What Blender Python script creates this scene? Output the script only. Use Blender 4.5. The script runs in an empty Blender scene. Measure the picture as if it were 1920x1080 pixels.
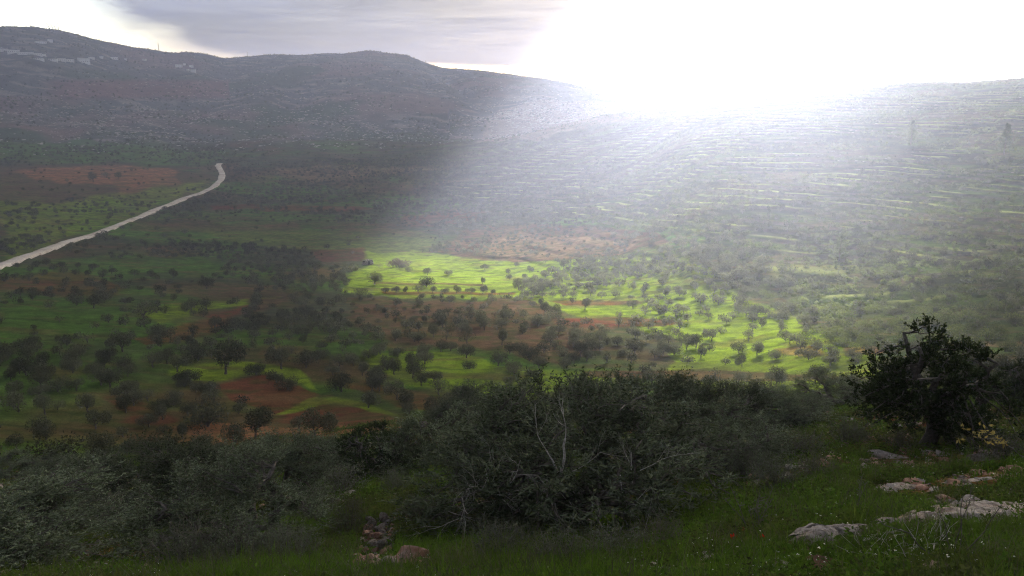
import bpy, math, random
import numpy as np

rng = np.random.default_rng(11)
random.seed(11)
S = bpy.context.scene
COL = S.collection
R = math.radians

# ------------------------------------------------------------------ camera, light, exposure
F_PX, PITCH = 1478.0, R(14.8)          # focal length in photo pixels (1920 wide), tilt below the horizontal
SUN_AZ, SUN_EL = R(16.0), R(17.0)      # sun ahead, a little to the right, just above the frame
cam_d = bpy.data.cameras.new('camera')
cam_d.sensor_width = 36.0
cam_d.lens = 36.0 * F_PX / 1920.0
cam_d.clip_start, cam_d.clip_end = 0.1, 90000.0
cam = bpy.data.objects.new('camera', cam_d)
COL.objects.link(cam)
cam.rotation_euler = (R(90) - PITCH, 0, 0)
S.camera = cam

W = bpy.data.worlds.new('World')
S.world = W
W.use_nodes = True
wn, wl = W.node_tree.nodes, W.node_tree.links
sky = wn.new('ShaderNodeTexSky')
sky.sky_type = 'NISHITA'
sky.sun_disc = False
sky.sun_elevation, sky.sun_rotation = SUN_EL, SUN_AZ
sky.altitude = 600
sky.air_density, sky.dust_density, sky.ozone_density = 1.0, 2.2, 1.3
wn['Background'].inputs['Strength'].default_value = 0.05
wl.new(sky.outputs[0], wn['Background'].inputs['Color'])

sun_dir = np.array([math.cos(SUN_EL) * math.sin(SUN_AZ), math.cos(SUN_EL) * math.cos(SUN_AZ), math.sin(SUN_EL)])
sl = bpy.data.lights.new('sun', 'SUN')
sl.energy, sl.angle, sl.color = 5.0, R(0.5), (1.0, 0.93, 0.80)
so = bpy.data.objects.new('sun', sl)
COL.objects.link(so)
from mathutils import Vector, Matrix, Euler
so.rotation_euler = Vector(tuple(sun_dir)).to_track_quat('Z', 'Y').to_euler()
so.location = tuple(sun_dir * 300)

vs = S.view_settings
vs.view_transform, vs.look, vs.gamma, vs.use_curve_mapping = 'Standard', 'None', 1.0, False
vs.exposure = 3.45
cy = S.cycles
cy.max_bounces, cy.diffuse_bounces, cy.glossy_bounces, cy.transmission_bounces = 5, 3, 2, 4
cy.volume_bounces, cy.transparent_max_bounces = 1, 12
cy.use_denoising = True
cy.denoising_prefilter = 'NONE'
cy.use_adaptive_sampling = False
cy.pixel_filter_type, cy.filter_width = 'BLACKMAN_HARRIS', 1.15
cy.sample_clamp_indirect = 6.0

HAZE_DENSITY, HAZE_G = 0.00021, 0.46

# ------------------------------------------------------------------ helpers
def hash2(ix, iy, seed):
    h = (ix.astype(np.int64) * 374761393 + iy.astype(np.int64) * 668265263 + seed * 1442695041) & 0xFFFFFFFF
    h = ((h ^ (h >> 13)) * 1274126177) & 0xFFFFFFFF
    h = h ^ (h >> 16)
    return (h & 0xFFFFFF) / float(0xFFFFFF)

def vnoise(x, y, seed=0):
    ix, iy = np.floor(x), np.floor(y)
    fx, fy = x - ix, y - iy
    fx, fy = fx * fx * fx * (fx * (fx * 6 - 15) + 10), fy * fy * fy * (fy * (fy * 6 - 15) + 10)
    a, b = hash2(ix, iy, seed), hash2(ix + 1, iy, seed)
    c, d = hash2(ix, iy + 1, seed), hash2(ix + 1, iy + 1, seed)
    return (a + (b - a) * fx) * (1 - fy) + (c + (d - c) * fx) * fy

def fbm(x, y, octv=4, seed=0, gain=0.5):
    s, amp, tot = 0.0, 1.0, 0.0
    for k in range(octv):
        s = s + amp * (vnoise(x * 2.03 ** k + 17.3 * k, y * 2.03 ** k - 9.1 * k, seed + k) - 0.5)
        tot += amp
        amp *= gain
    return s / tot * 2      # about -1..1

def sstep(a, b, x):
    t = np.clip((x - a) / (b - a), 0, 1)
    return t * t * (3 - 2 * t)

def tan_e(a, py):           # azimuth (rad), photo row -> tangent of elevation
    t = (540.0 - py) / F_PX
    return np.cos(a) * (t * math.cos(PITCH) - math.sin(PITCH)) / (math.cos(PITCH) + t * math.sin(PITCH))

def az_of(px, py):
    u, t = (np.asarray(px, float) - 960) / F_PX, (540 - np.asarray(py, float)) / F_PX
    return np.arctan2(u, math.cos(PITCH) + t * math.sin(PITCH))

def project(x, y, z):       # world -> photo pixel
    d = y * math.cos(PITCH) - z * math.sin(PITCH)
    d = np.where(np.abs(d) < 1e-6, 1e-6, d)
    return 960 + F_PX * x / d, 540 - F_PX * (y * math.sin(PITCH) + z * math.cos(PITCH)) / d, d

def in_poly(px, py, poly):
    c = np.zeros(px.shape, bool)
    n = len(poly)
    for i in range(n):
        (x1, y1), (x2, y2) = poly[i], poly[(i + 1) % n]
        if y1 == y2:
            continue
        hit = ((y1 > py) != (y2 > py)) & (px < (x2 - x1) * (py - y1) / (y2 - y1) + x1)
        c ^= hit
    return c

def mesh_np(name, verts, quads=None, tris=None, smooth=True):
    me = bpy.data.meshes.new(name)
    verts = np.asarray(verts, np.float32)
    nq = 0 if quads is None else len(quads)
    nt = 0 if tris is None else len(tris)
    me.vertices.add(len(verts))
    me.vertices.foreach_set('co', verts.ravel())
    me.loops.add(nq * 4 + nt * 3)
    me.polygons.add(nq + nt)
    li, st = [], []
    if nq:
        li.append(np.asarray(quads, np.int32).ravel()); st.append(np.arange(nq) * 4)
    if nt:
        li.append(np.asarray(tris, np.int32).ravel()); st.append(nq * 4 + np.arange(nt) * 3)
    me.loops.foreach_set('vertex_index', np.concatenate(li).astype(np.int32))
    me.polygons.foreach_set('loop_start', np.concatenate(st).astype(np.int32))
    me.polygons.foreach_set('use_smooth', np.full(nq + nt, smooth))
    me.update(calc_edges=True)
    me.validate(verbose=False)
    return me

def link(name, me, mat=None, parent=None, kind=None, label=None, cat=None, group=None):
    o = bpy.data.objects.new(name, me)
    COL.objects.link(o)
    if mat is not None and me is not None and not me.materials:
        me.materials.append(mat)
    if parent is not None:
        o.parent = parent
    for k, v in (('kind', kind), ('label', label), ('category', cat), ('group', group)):
        if v:
            o[k] = v
    return o

def mat_new(name):
    m = bpy.data.materials.new(name)
    m.use_nodes = True
    nt = m.node_tree
    nt.nodes.clear()
    return m, nt.nodes, nt.links, nt.nodes.new('ShaderNodeOutputMaterial')

def add_noise(n, l, scale, detail=3, rough=0.6, vec=None):
    t = n.new('ShaderNodeTexNoise')
    t.inputs['Scale'].default_value, t.inputs['Detail'].default_value, t.inputs['Roughness'].default_value = scale, detail, rough
    if vec is not None:
        l.new(vec, t.inputs['Vector'])
    return t

def mixrgb(n, l, mode, fac, a, b):
    m = n.new('ShaderNodeMix')
    m.data_type, m.blend_type = 'RGBA', mode
    for s, v in ((0, fac), (6, a), (7, b)):
        if isinstance(v, bpy.types.NodeSocket):
            l.new(v, m.inputs[s])
        elif isinstance(v, (int, float)):
            m.inputs[s].default_value = v if s == 0 else (v, v, v, 1)
        else:
            m.inputs[s].default_value = (*v, 1)
    return m.outputs[2]

def maprange(n, l, val, a, b, c, d):
    m = n.new('ShaderNodeMapRange')
    l.new(val, m.inputs[0])
    for i, v in enumerate((a, b, c, d)):
        m.inputs[i + 1].default_value = v
    return m.outputs[0]

# ------------------------------------------------------------------ terrain
# knots: for columns of azimuth, horizontal distance r at photo rows py
COLS = [-60, -38, -31, -25, -17, -9, -1, 7, 15, 23, 31, 38, 60]
KP = {  # rows A..M  (py, r)
 -31: [(1080,11),(1000,18),(940,27),(890,45),(850,75),(800,100),(680,150),(600,225),(540,310),(480,440),(430,540),(380,680),(330,850)],
 -25: [(1080,11),(1000,18),(940,27),(890,45),(850,75),(800,100),(680,150),(600,225),(540,310),(480,440),(430,540),(380,680),(330,850)],
 -17: [(1080,10),(1000,16),(940,24),(885,38),(835,70),(785,103),(680,148),(600,225),(540,310),(480,440),(430,540),(380,680),(330,850)],
 -9:  [(1080,9),(1000,14),(935,21),(870,33),(812,65),(770,103),(680,148),(600,220),(540,305),(480,430),(430,530),(380,670),(330,830)],
 -1:  [(1080,8.5),(1000,14),(932,20),(868,31),(815,60),(768,105),(680,147),(600,212),(540,300),(480,410),(430,505),(380,620),(320,800)],
 7:   [(1080,8),(1000,13.5),(930,20),(860,30),(808,58),(762,105),(680,148),(600,212),(540,278),(480,360),(430,435),(350,600),(280,760)],
 15:  [(1080,7),(1000,10.5),(930,15),(855,25),(800,48),(765,90),(700,142),(620,190),(550,240),(480,300),(420,360),(330,480),(250,620)],
 23:  [(1080,6.5),(1000,8.6),(930,12),(850,20),(790,32),(757,62),(700,125),(640,165),(560,232),(480,305),(400,392),(310,515),(225,650)],
 31:  [(1080,6.2),(1000,8.4),(930,12),(850,20),(790,29),(752,45),(720,90),(655,150),(570,222),(480,312),(390,415),(300,540),(215,670)],
}
KP[-38] = KP[-31]; KP[-60] = KP[-31]; KP[38] = KP[31]; KP[60] = KP[31]
RIDGE1 = [(-1200,318),(0,318),(300,312),(400,306),(500,299),(620,290),(740,283),(800,277),(870,268),(930,260),(1000,247),(1060,235),(1130,220),(1200,207),(1260,197),(1340,183),(1420,175),(1500,170),(1620,168),(1700,158),(1760,153),(1830,152),(1880,148),(1920,145),(2100,140),(3200,130)]
RIDGE1_R = [(-60,960),(-31,960),(-25,960),(-17,980),(-9,1040),(-1,1060),(7,990),(15,860),(23,870),(31,890),(60,930)]
RIDGE2 = [(-1600,75),(-400,60),(0,51),(60,50),(112,56),(160,66),(200,78),(250,90),(300,95),(345,96),(380,101),(420,107),(470,104),(530,101),(580,103),(640,98),(700,96),(760,103),(800,118),(830,126),(900,133),(970,142),(1040,150),(1100,163),(1180,178),(1240,190),(1400,205),(2000,215),(3200,215)]
RIDGE2_R = [(-60,2300),(-31,2350),(-17,2500),(-9,2500),(-1,2350),(7,2150),(15,2100),(60,2100)]

def poly_tan(poly):
    p = np.array(poly, float)
    a = az_of(p[:, 0], p[:, 1])
    return a, tan_e(a, p[:, 1])
R1A, R1T = poly_tan(RIDGE1)
R2A, R2T = poly_tan(RIDGE2)
colr = np.radians(COLS)

def colinterp(vals, a):     # smooth interpolation over the azimuth columns
    v = np.asarray(vals, float)
    d = np.gradient(v, colr)
    i = np.clip(np.searchsorted(colr, a) - 1, 0, len(colr) - 2)
    h = colr[i + 1] - colr[i]
    t = np.clip((a - colr[i]) / h, 0, 1)
    return ((2*t**3 - 3*t**2 + 1) * v[i] + (t**3 - 2*t**2 + t) * h * d[i] * 0.7 + (-2*t**3 + 3*t**2) * v[i+1] + (t**3 - t**2) * h * d[i+1] * 0.7)

def knots(a):
    """distances and heights of the profile for azimuths a (n,) -> (K, n) each"""
    rs, zs = [np.zeros_like(a)], [np.full_like(a, -1.65)]
    rs.append(np.full_like(a, 2.6)); zs.append(np.full_like(a, -2.5))
    for k in range(13):
        r = np.exp(colinterp([math.log(KP[c][k][1]) for c in COLS], a))
        py = colinterp([KP[c][k][0] for c in COLS], a)
        rs.append(r); zs.append(r * tan_e(np.clip(a, -0.72, 0.72), py))
    r1 = np.interp(a, np.radians([x[0] for x in RIDGE1_R]), [x[1] for x in RIDGE1_R])
    z1 = r1 * np.interp(a, R1A, R1T)
    r2 = np.interp(a, np.radians([x[0] for x in RIDGE2_R]), [x[1] for x in RIDGE2_R])
    z2 = r2 * np.interp(a, R2A, R2T)
    rt = sstep(R(-12), R(3), a)      # how far the near ridge is a real crest
    rs.append(r1); zs.append(z1)
    rs.append(r1 + 120); zs.append(z1 + 6 * (1 - rt) - 16 * rt)
    zm = r1 * 0 - 88 + 20 * rt
    f1 = 1180 + 120 * rt
    rs.append(np.maximum(f1, r1 + 260)); zs.append(np.where(rt > 0.5, zm, f1 * tan_e(np.clip(a, -.72, .72), 268)) )
    rs.append(r1 * 0 + 1620); zs.append(zm + (z2 - zm) * 0.36)
    rs.append(r2 * 0.86); zs.append(zm + (z2 - zm) * 0.78)
    rs.append(r2); zs.append(z2)
    rs.append(r2 + 350); zs.append(z2 - 30)
    rs.append(r2 * 0 + 4200); zs.append(z2 * 0 - 60)
    rs.append(r2 * 0 + 6400); zs.append(z2 * 0 - 75)
    return np.array(rs), np.array(zs)

def profile(rk, zk, r):
    """monotone cubic through (rk, zk) at r"""
    h = np.diff(rk); d = np.diff(zk) / h
    m = np.zeros_like(rk)
    m[0], m[-1] = d[0], d[-1]
    s = np.sign(d[:-1]) * np.sign(d[1:]) > 0
    w1, w2 = 2 * h[1:] + h[:-1], h[1:] + 2 * h[:-1]
    with np.errstate(divide='ignore', invalid='ignore'):
        m[1:-1] = np.where(s, (w1 + w2) / (w1 / d[:-1] + w2 / d[1:]), 0)
    i = np.clip(np.searchsorted(rk, r, side='right') - 1, 0, len(h) - 1)
    t = (r - rk[i]) / h[i]
    return ((2*t**3 - 3*t**2 + 1) * zk[i] + (t**3 - 2*t**2 + t) * h[i] * m[i] + (-2*t**3 + 3*t**2) * zk[i+1] + (t**3 - t**2) * h[i] * m[i+1])

AZ = np.concatenate([np.radians(np.linspace(-180, -60, 25)[:-1]), np.radians(np.linspace(-60, -36.5, 30)[:-1]),
                     np.radians(np.linspace(-36.5, 36.5, 640)), np.radians(np.linspace(36.5, 60, 30)[1:]), np.radians(np.linspace(60, 180, 25)[1:])])
RR = np.concatenate([np.linspace(0.3, 5, 30)[:-1], np.geomspace(5, 40, 210)[:-1], np.geomspace(40, 230, 250)[:-1], np.linspace(230, 1010, 560)[:-1],
                     np.geomspace(1010, 2900, 330)[:-1], np.geomspace(2900, 6400, 26)])
kr, kz = knots(AZ)
ZG = np.empty((len(RR), len(AZ)))
for j in range(len(AZ)):
    ZG[:, j] = profile(kr[:, j], kz[:, j], RR)
# behind the camera the hillside climbs gently
A2, R2 = np.meshgrid(AZ, RR)
back = sstep(R(60), R(110), np.abs(A2))
zb = -1.65 + 0.16 * np.minimum(R2, 500) * np.exp(-R2 / 900) - 75 * sstep(900, 3000, R2)
ZG = ZG * (1 - back) + zb * back
XG, YG = R2 * np.sin(A2), R2 * np.cos(A2)
PXG, PYG, _d = project(XG, YG, ZG)
# relief
ZB = ZG.copy()
amp = np.interp(R2, [0, 4, 8, 30, 100, 400, 1000, 1500, 2400, 3000], [0, .02, .10, .30, .5, .8, 1.5, 7, 9, 9])
wl_ = np.interp(R2, [0, 30, 150, 600, 1500, 3000], [4, 9, 25, 60, 60, 60])
ridge_guard = 1 - 0.75 * np.exp(-((R2 - np.interp(A2, np.radians([x[0] for x in RIDGE2_R]), [x[1] for x in RIDGE2_R])) / 220) ** 2)
rel = 0.6 * fbm(XG / 9, YG / 9, 3, 3) * np.interp(R2, [0, 6, 15, 60, 150], [0, .10, .22, .35, 0.25]) \
    + fbm(XG / 70, YG / 70, 4, 5) * np.interp(R2, [0, 60, 300, 900, 1200, 2000, 3000], [0, 0.6, 1.4, 2.2, 7, 12, 12]) * ridge_guard \
    + fbm(XG / 2.2, YG / 2.2, 3, 8) * np.interp(R2, [0, 6, 15, 50, 90], [.0, .05, .11, .15, 0])
ZG = ZG + rel
# gullies running down the far hill
gull = np.abs(fbm((XG + 0.15 * YG) / 330, YG / 1500, 3, 21)) 
ZG -= (1 - sstep(0.0, 0.28, gull)) * 16 * sstep(1300, 1600, R2) * ridge_guard * sstep(2700, 2500, R2)
# terraces on the near right hill: steps along the contour
r1g = np.interp(A2, np.radians([x[0] for x in RIDGE1_R]), [x[1] for x in RIDGE1_R])
tm = sstep(R(-9), R(2), A2) * sstep(150, 230, R2 + 60 * fbm(XG / 60, YG / 60, 2, 31) - 90 * (1 - sstep(R(5), R(18), A2))) * (1 - sstep(1.08, 1.2, R2 / r1g))
hstep = 1.5
zref = np.interp(R2, [142,190,240,300,360,480,620,860], [-53,-58.5,-65,-66,-60,-48,-33,-12])
zt = .45 * ZG + .55 * zref + 1.6 * fbm(XG / 70, YG / 70, 4, 41) + 0.012 * XG * sstep(250, 400, R2)
q = zt / hstep
_fade = 1 - .6 * sstep(.72, .95, R2 / r1g)
fr = q - np.floor(q)
stepz = (np.floor(q) + 0.25 * fr + 0.75 * sstep(0.0, 0.22, fr)) * hstep - zt
tstr = _fade * tm * sstep(-0.45, 0.05, fbm(XG / 45 + 9, YG / 18, 3, 43))
ZG += stepz * tstr * 1.1
lip = tstr * sstep(.16, .24, fr) * (1 - sstep(.34, .55, fr))
riser = tstr * (1 - sstep(.14, .22, fr))
# low banks between the fields of the valley floor
bm_ = sstep(110, 160, R2) * (1 - sstep(900, 1000, R2)) * (1 - tm)
q2 = (ZG + 1.3 * fbm(XG / 80 + 3, YG / 80, 3, 51)) / 1.6
f2 = q2 - np.floor(q2)
ZG += ((np.floor(q2) + 0.55 * f2 + 0.45 * sstep(0.0, 0.12, f2)) * 1.6 - q2 * 1.6) * bm_

LIPG = lip
def H(x, y, grid=None):     # ground height anywhere
    g = ZG if grid is None else grid
    x, y = np.asarray(x, float), np.asarray(y, float)
    a, r = np.arctan2(x, y), np.hypot(x, y)
    i = np.clip(np.searchsorted(RR, r) - 1, 0, len(RR) - 2)
    j = np.clip(np.searchsorted(AZ, a) - 1, 0, len(AZ) - 2)
    t = np.clip((r - RR[i]) / (RR[i+1] - RR[i]), 0, 1)
    u = np.clip((a - AZ[j]) / (AZ[j+1] - AZ[j]), 0, 1)
    return (g[i, j] * (1-t) * (1-u) + g[i+1, j] * t * (1-u) + g[i, j+1] * (1-t) * u + g[i+1, j+1] * t * u)

RS = np.geomspace(4, 3000, 4000)
def ground_at(px, py):
    """first point of the ground seen at a photo pixel"""
    u, t = (px - 960) / F_PX, (540 - py) / F_PX
    d = np.array([u, math.cos(PITCH) + t * math.sin(PITCH), -math.sin(PITCH) + t * math.cos(PITCH)])
    h = math.hypot(d[0], d[1])
    xs, ys, zs = RS * d[0] / h, RS * d[1] / h, RS * d[2] / h
    hit = np.nonzero(zs <= H(xs, ys))[0]
    if not len(hit):
        return None
    k = hit[0]
    return np.array([xs[k], ys[k], float(H(xs[k], ys[k]))])

# ---- what grows or lies where: flat base colours of the fields (photo-pixel outlines laid on the ground)
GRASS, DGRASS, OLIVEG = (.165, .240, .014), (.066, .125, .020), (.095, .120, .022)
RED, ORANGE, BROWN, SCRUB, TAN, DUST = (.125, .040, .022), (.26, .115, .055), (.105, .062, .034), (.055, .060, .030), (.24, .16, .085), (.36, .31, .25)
FIELDS = [  # colour, strength, edge roughness (px), outline
 (BROWN, .7, 8, [(0,312),(340,310),(425,330),(380,352),(330,372),(160,385),(0,380)]),
 (ORANGE, .85, 5, [(20,322),(120,314),(300,312),(340,318),(310,342),(250,352),(120,345),(60,335)]),
 (ORANGE, .5, 4, [(220,350),(330,330),(345,345),(230,368)]),
 (DGRASS, .8, 8, [(0,268),(150,262),(420,280),(400,305),(100,306),(0,300)]),
 (GRASS, .55, 8, [(0,378),(200,372),(330,352),(400,330),(385,350),(280,395),(90,460),(0,490)]),
 (BROWN, .6, 5, [(425,310),(520,320),(500,345),(420,340)]),
 (BROWN, .6, 6, [(520,320),(640,318),(760,355),(720,370),(600,345)]),
 (RED, .75, 3, [(385,385),(660,385),(700,392),(640,396),(390,393)]),
 (DGRASS, .6, 5, [(300,396),(700,402),(700,412),(280,412)]),
 (BROWN, .55, 4, [(250,418),(560,420),(560,432),(380,436),(230,430)]),
 (OLIVEG, .9, 4, [(380,434),(560,432),(780,430),(812,444),(815,468),(770,474),(560,468),(440,455)]),
 (BROWN, .55, 6, [(620,428),(760,430),(800,440),(700,440)]),
 (RED, .6, 4, [(580,468),(690,466),(690,490),(600,492)]),
 (RED, .65, 6, [(760,405),(880,398),(905,412),(850,424),(770,425)]),
 (DGRASS, .8, 5, [(60,487),(200,480),(400,490),(405,505),(240,520),(150,502)]),
 (RED, .5, 8, [(0,520),(90,508),(170,515),(230,540),(200,555),(60,550),(0,540)]),
 (DGRASS, .8, 6, [(0,560),(60,560),(160,565),(240,580),(240,600),(120,640),(0,660)]),
 (BROWN, .6, 6, [(270,532),(420,528),(560,545),(540,568),(380,560),(280,550)]),
 (GRASS, .8, 4, [(300,610),(400,578),(470,572),(470,560),(560,556),(400,562),(330,570),(250,580)]),
 (RED, .7, 4, [(240,638),(320,612),(470,572),(450,590),(400,625),(330,640),(280,645)]),
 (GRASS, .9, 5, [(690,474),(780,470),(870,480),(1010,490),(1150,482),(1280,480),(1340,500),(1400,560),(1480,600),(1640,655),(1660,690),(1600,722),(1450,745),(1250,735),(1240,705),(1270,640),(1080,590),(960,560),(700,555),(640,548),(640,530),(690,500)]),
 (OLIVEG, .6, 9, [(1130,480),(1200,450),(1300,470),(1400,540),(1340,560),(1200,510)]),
 (BROWN, .95, 6, [(815,470),(860,430),(980,420),(1180,425),(1260,455),(1150,480),(1010,490),(900,484)]),
 (TAN, .6, 9, [(890,462),(960,440),(1130,440),(1200,452),(1150,474),(1010,484),(930,478)]),
 (RED, .8, 2, [(710,547),(960,548),(960,553),(720,552)]),
 (BROWN, .8, 2, [(700,530),(900,533),(900,537),(700,534)]),
 (RED, .85, 2, [(1020,565),(1190,563),(1200,570),(1060,574)]),
 (RED, .9, 3, [(1040,598),(1150,593),(1260,597),(1270,606),(1160,615),(1040,612)]),
 (BROWN, .9, 4, [(930,610),(1050,612),(1150,616),(1060,640),(980,632)]),
 (TAN, .75, 3, [(1000,640),(1040,642),(1040,665),(1005,660)]),
 (BROWN, .85, 12, [(640,560),(960,562),(1060,600),(1010,640),(1080,690),(1000,680),(880,650),(740,640),(640,600)]),
 (GRASS, .85, 9, [(690,655),(840,660),(950,690),(1150,700),(1180,720),(1150,752),(900,745),(760,720),(700,690)]),
 (RED, .8, 3, [(395,722),(490,705),(600,735),(622,752),(520,775),(430,748)]),
 (RED, .75, 3, [(500,787),(610,756),(700,770),(765,788),(620,802)]),
 (GRASS, .75, 4, [(310,680),(470,680),(560,695),(600,730),(490,703),(395,716),(320,705)]),
 (GRASS, .8, 3, [(600,740),(630,740),(700,762),(760,780),(690,772),(630,752),(540,775),(520,776)]),
 (ORANGE, .65, 4, [(310,800),(370,788),(560,800),(790,792),(800,815),(520,832),(330,830)]),
 (RED, .7, 6, [(650,700),(800,740),(830,770),(740,760),(640,720)]),
 (RED, .6, 8, [(200,740),(260,745),(330,790),(300,830),(240,820)]),
 (DGRASS, .7, 5, [(0,838),(330,832),(560,835),(300,860),(0,866)]),
 (ORANGE, .55, 4, [(0,876),(170,868),(220,885),(160,900),(0,910)]),
 (BROWN, .9, 2, [(1085,706),(1300,713),(1620,713),(1620,707),(1300,692),(1100,697)]),
 (ORANGE, .6, 5, [(1590,655),(1640,648),(1670,662),(1600,668)]),
 (ORANGE, .6, 5, [(1450,655),(1540,650),(1560,668),(1470,668)]),
 (TAN, .7, 2, [(1770,643),(1930,640),(1930,650),(1780,652)]),
 (RED, .8, 3, [(790,815),(810,808),(840,830),(810,840)]),
 ((.22,.165,.12), .75, 6, [(930,205),(1010,185),(1210,195),(1230,215),(1100,240),(1000,262),(900,268)]),
 (TAN, .45, 8, [(500,318),(700,310),(860,318),(700,335),(560,345)]),
 # near ground
 (ORANGE, .45, 12, [(140,1035),(200,1020),(275,1022),(280,1085),(140,1085)]),
 (BROWN, .9, 10, [(1840,755),(1930,745),(1930,870),(1880,850),(1850,800)]),
 (ORANGE, .35, 8, [(1500,815),(1540,790),(1640,785),(1640,800),(1540,822)]),
 (ORANGE, .55, 6, [(1590,925),(1640,905),(1700,900),(1850,880),(1920,880),(1920,900),(1800,915),(1700,930),(1640,935)]),
 (BROWN, .7, 12, [(1380,900),(1480,860),(1620,830),(1640,850),(1560,880),(1440,930)]),
 (ORANGE, .35, 10, [(1560,880),(1700,850),(1900,835),(1925,860),(1800,870),(1640,900)]),
 (BROWN, .6, 7, [(1630,870),(1680,855),(1760,850),(1740,880),(1650,890)]),
 (BROWN, .8, 9, [(730,990),(790,975),(820,985),(760,1030),(735,1020)]),
]
PX, PY, DD = project(XG, YG, ZG)
infront = (DD > 0.1)
base = np.empty(XG.shape + (3,))
n1 = fbm(XG / 60, YG / 60, 4, 61)
n2 = fbm(XG / 14, YG / 14, 3, 65)
def blend(c, col, w):
    w = np.clip(w, 0, 1)[..., None]
    return c * (1 - w) + np.array(col) * w
base[:] = SCRUB
base = blend(base, DGRASS, sstep(-.25, .35, n1))
base = blend(base, BROWN, 0.8 * sstep(.05, .5, fbm(XG / 45 + 31, YG / 45, 4, 67)))
# far hill: scrub, stony soil
far = sstep(1080, 1250, R2 + 90 * n1)
fc = np.empty_like(base); fc[:] = (.080, .085, .070)
fc = blend(fc, (.26, .22, .19), .55 * sstep(.05, .4, fbm(XG / 40, YG / 14, 4, 74)))
fc = blend(fc, (.15, .10, .08), .8 * sstep(0, .45, fbm(XG / 220, YG / 220, 4, 71)))
fc = blend(fc, (.055, .075, .035), sstep(0, .4, fbm(XG / 180 + 7, YG / 180, 3, 73)))
fc = blend(fc, (.15, .075, .06), .8 * sstep(145, 155, PY) * (1 - sstep(178, 192, PY)) * (PX < 430) * sstep(60, 130, PX))
base = blend(base, (0, 0, 0), far) + fc * far[..., None]
# right hill
rh = sstep(R(-14), R(-2), A2) * sstep(0, 60, R2 - np.interp(A2, np.radians([-12, -1, 7, 15, 23, 31]), [900, 520, 430, 290, 175, 145])) * (1 - far)
hc = np.empty_like(base); hc[:] = (.032, .037, .015)
hc = blend(hc, (.085, .070, .035), sstep(-.1, .4, fbm(XG / 50, YG / 30, 4, 77)))
hc = blend(hc, (.060, .10, .014), .6 * sstep(.0, .4, fbm(XG / 30 + 3, YG / 18, 4, 79)))
hc = blend(hc, (.22, .25, .08), .95 * lip * sstep(-.25, .3, fbm(XG / 25, YG / 25, 3, 87)))  # grassy lips paled to paint the sunlit terrace rims into the colour
hc = blend(hc, (.12, .10, .08), .5 * riser)
base = blend(base, (0, 0, 0), rh) + hc * rh[..., None]
# near slope
ng = 1 - sstep(55, 90, R2)
nc = np.empty_like(base); nc[:] = (.045, .080, .010)
nc = blend(nc, (.055, .050, .022), sstep(-.1, .3, fbm(XG / 6, YG / 6, 4, 81)))
nc = blend(nc, (.13, .055, .028), 1.0 * sstep(.08, .35, fbm(XG / 7 + 40, YG / 7, 4, 83)))
base = blend(base, (0, 0, 0), ng) + nc * ng[..., None]
_jx0 = 0
jx, jy = fbm(XG / (4 + R2 * .03), YG / (4 + R2 * .03), 3, 85), fbm(XG / (4 + R2 * .03) + 50, YG / (4 + R2 * .03), 3, 86)
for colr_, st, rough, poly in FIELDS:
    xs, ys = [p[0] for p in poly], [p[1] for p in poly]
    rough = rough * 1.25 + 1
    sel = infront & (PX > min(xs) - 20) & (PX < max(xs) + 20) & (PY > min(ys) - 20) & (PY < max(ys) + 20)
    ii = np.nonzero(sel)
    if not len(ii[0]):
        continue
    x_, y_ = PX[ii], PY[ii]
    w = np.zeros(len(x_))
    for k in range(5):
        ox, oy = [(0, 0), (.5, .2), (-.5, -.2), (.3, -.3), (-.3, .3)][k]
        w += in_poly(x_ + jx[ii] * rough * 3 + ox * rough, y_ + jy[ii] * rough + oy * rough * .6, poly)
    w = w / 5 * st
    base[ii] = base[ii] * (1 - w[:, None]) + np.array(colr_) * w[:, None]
mid = sstep(60, 110, R2) * (1 - far) * (1 - .5 * rh)
mid = mid * (1 - .05 * in_poly(PX, PY, [(650,470),(1010,485),(1400,490),(1660,660),(1640,720),(1240,735),(1000,580),(640,560)]))
base = blend(base, (.075, .075, .028), mid * .55 * sstep(.0, .45, fbm(XG / 9, YG / 6, 4, 88)))
base = blend(base, (.12, .075, .035), mid * .45 * sstep(.15, .5, fbm(XG / 12 + 60, YG / 4.5, 4, 89)))
base = blend(base, (.035, .060, .012), mid * .5 * sstep(.05, .4, fbm(XG / 3.5, YG / 2.5, 3, 90)))
base *= (1 + 0.28 * n2 + .18 * fbm(XG / 40, YG / 2.6, 3, 92) * mid)[..., None]

nr, na = XG.shape
idx = np.arange(nr * na).reshape(nr, na)
qd = np.stack([idx[:-1, :-1], idx[:-1, 1:], idx[1:, 1:], idx[1:, :-1]], -1).reshape(-1, 4)[:, ::-1]
# close the seam behind the camera (AZ -180 / 180 coincide) and the centre
V = np.stack([XG, YG, ZG], -1).reshape(-1, 3)
V = np.vstack([V, [[0, 0, -1.65]]])
ctr = len(V) - 1
tr = np.stack([np.full(na - 1, ctr), idx[0, 1:], idx[0, :-1]], -1)
me = mesh_np('ground', V, qd, tr)
ca = me.attributes.new('soil_colour', 'FLOAT_COLOR', 'POINT')
cbuf = np.ones((len(V), 4), np.float32)
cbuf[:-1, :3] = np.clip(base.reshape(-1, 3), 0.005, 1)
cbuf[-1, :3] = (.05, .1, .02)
ca.data.foreach_set('color', cbuf.ravel())

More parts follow.
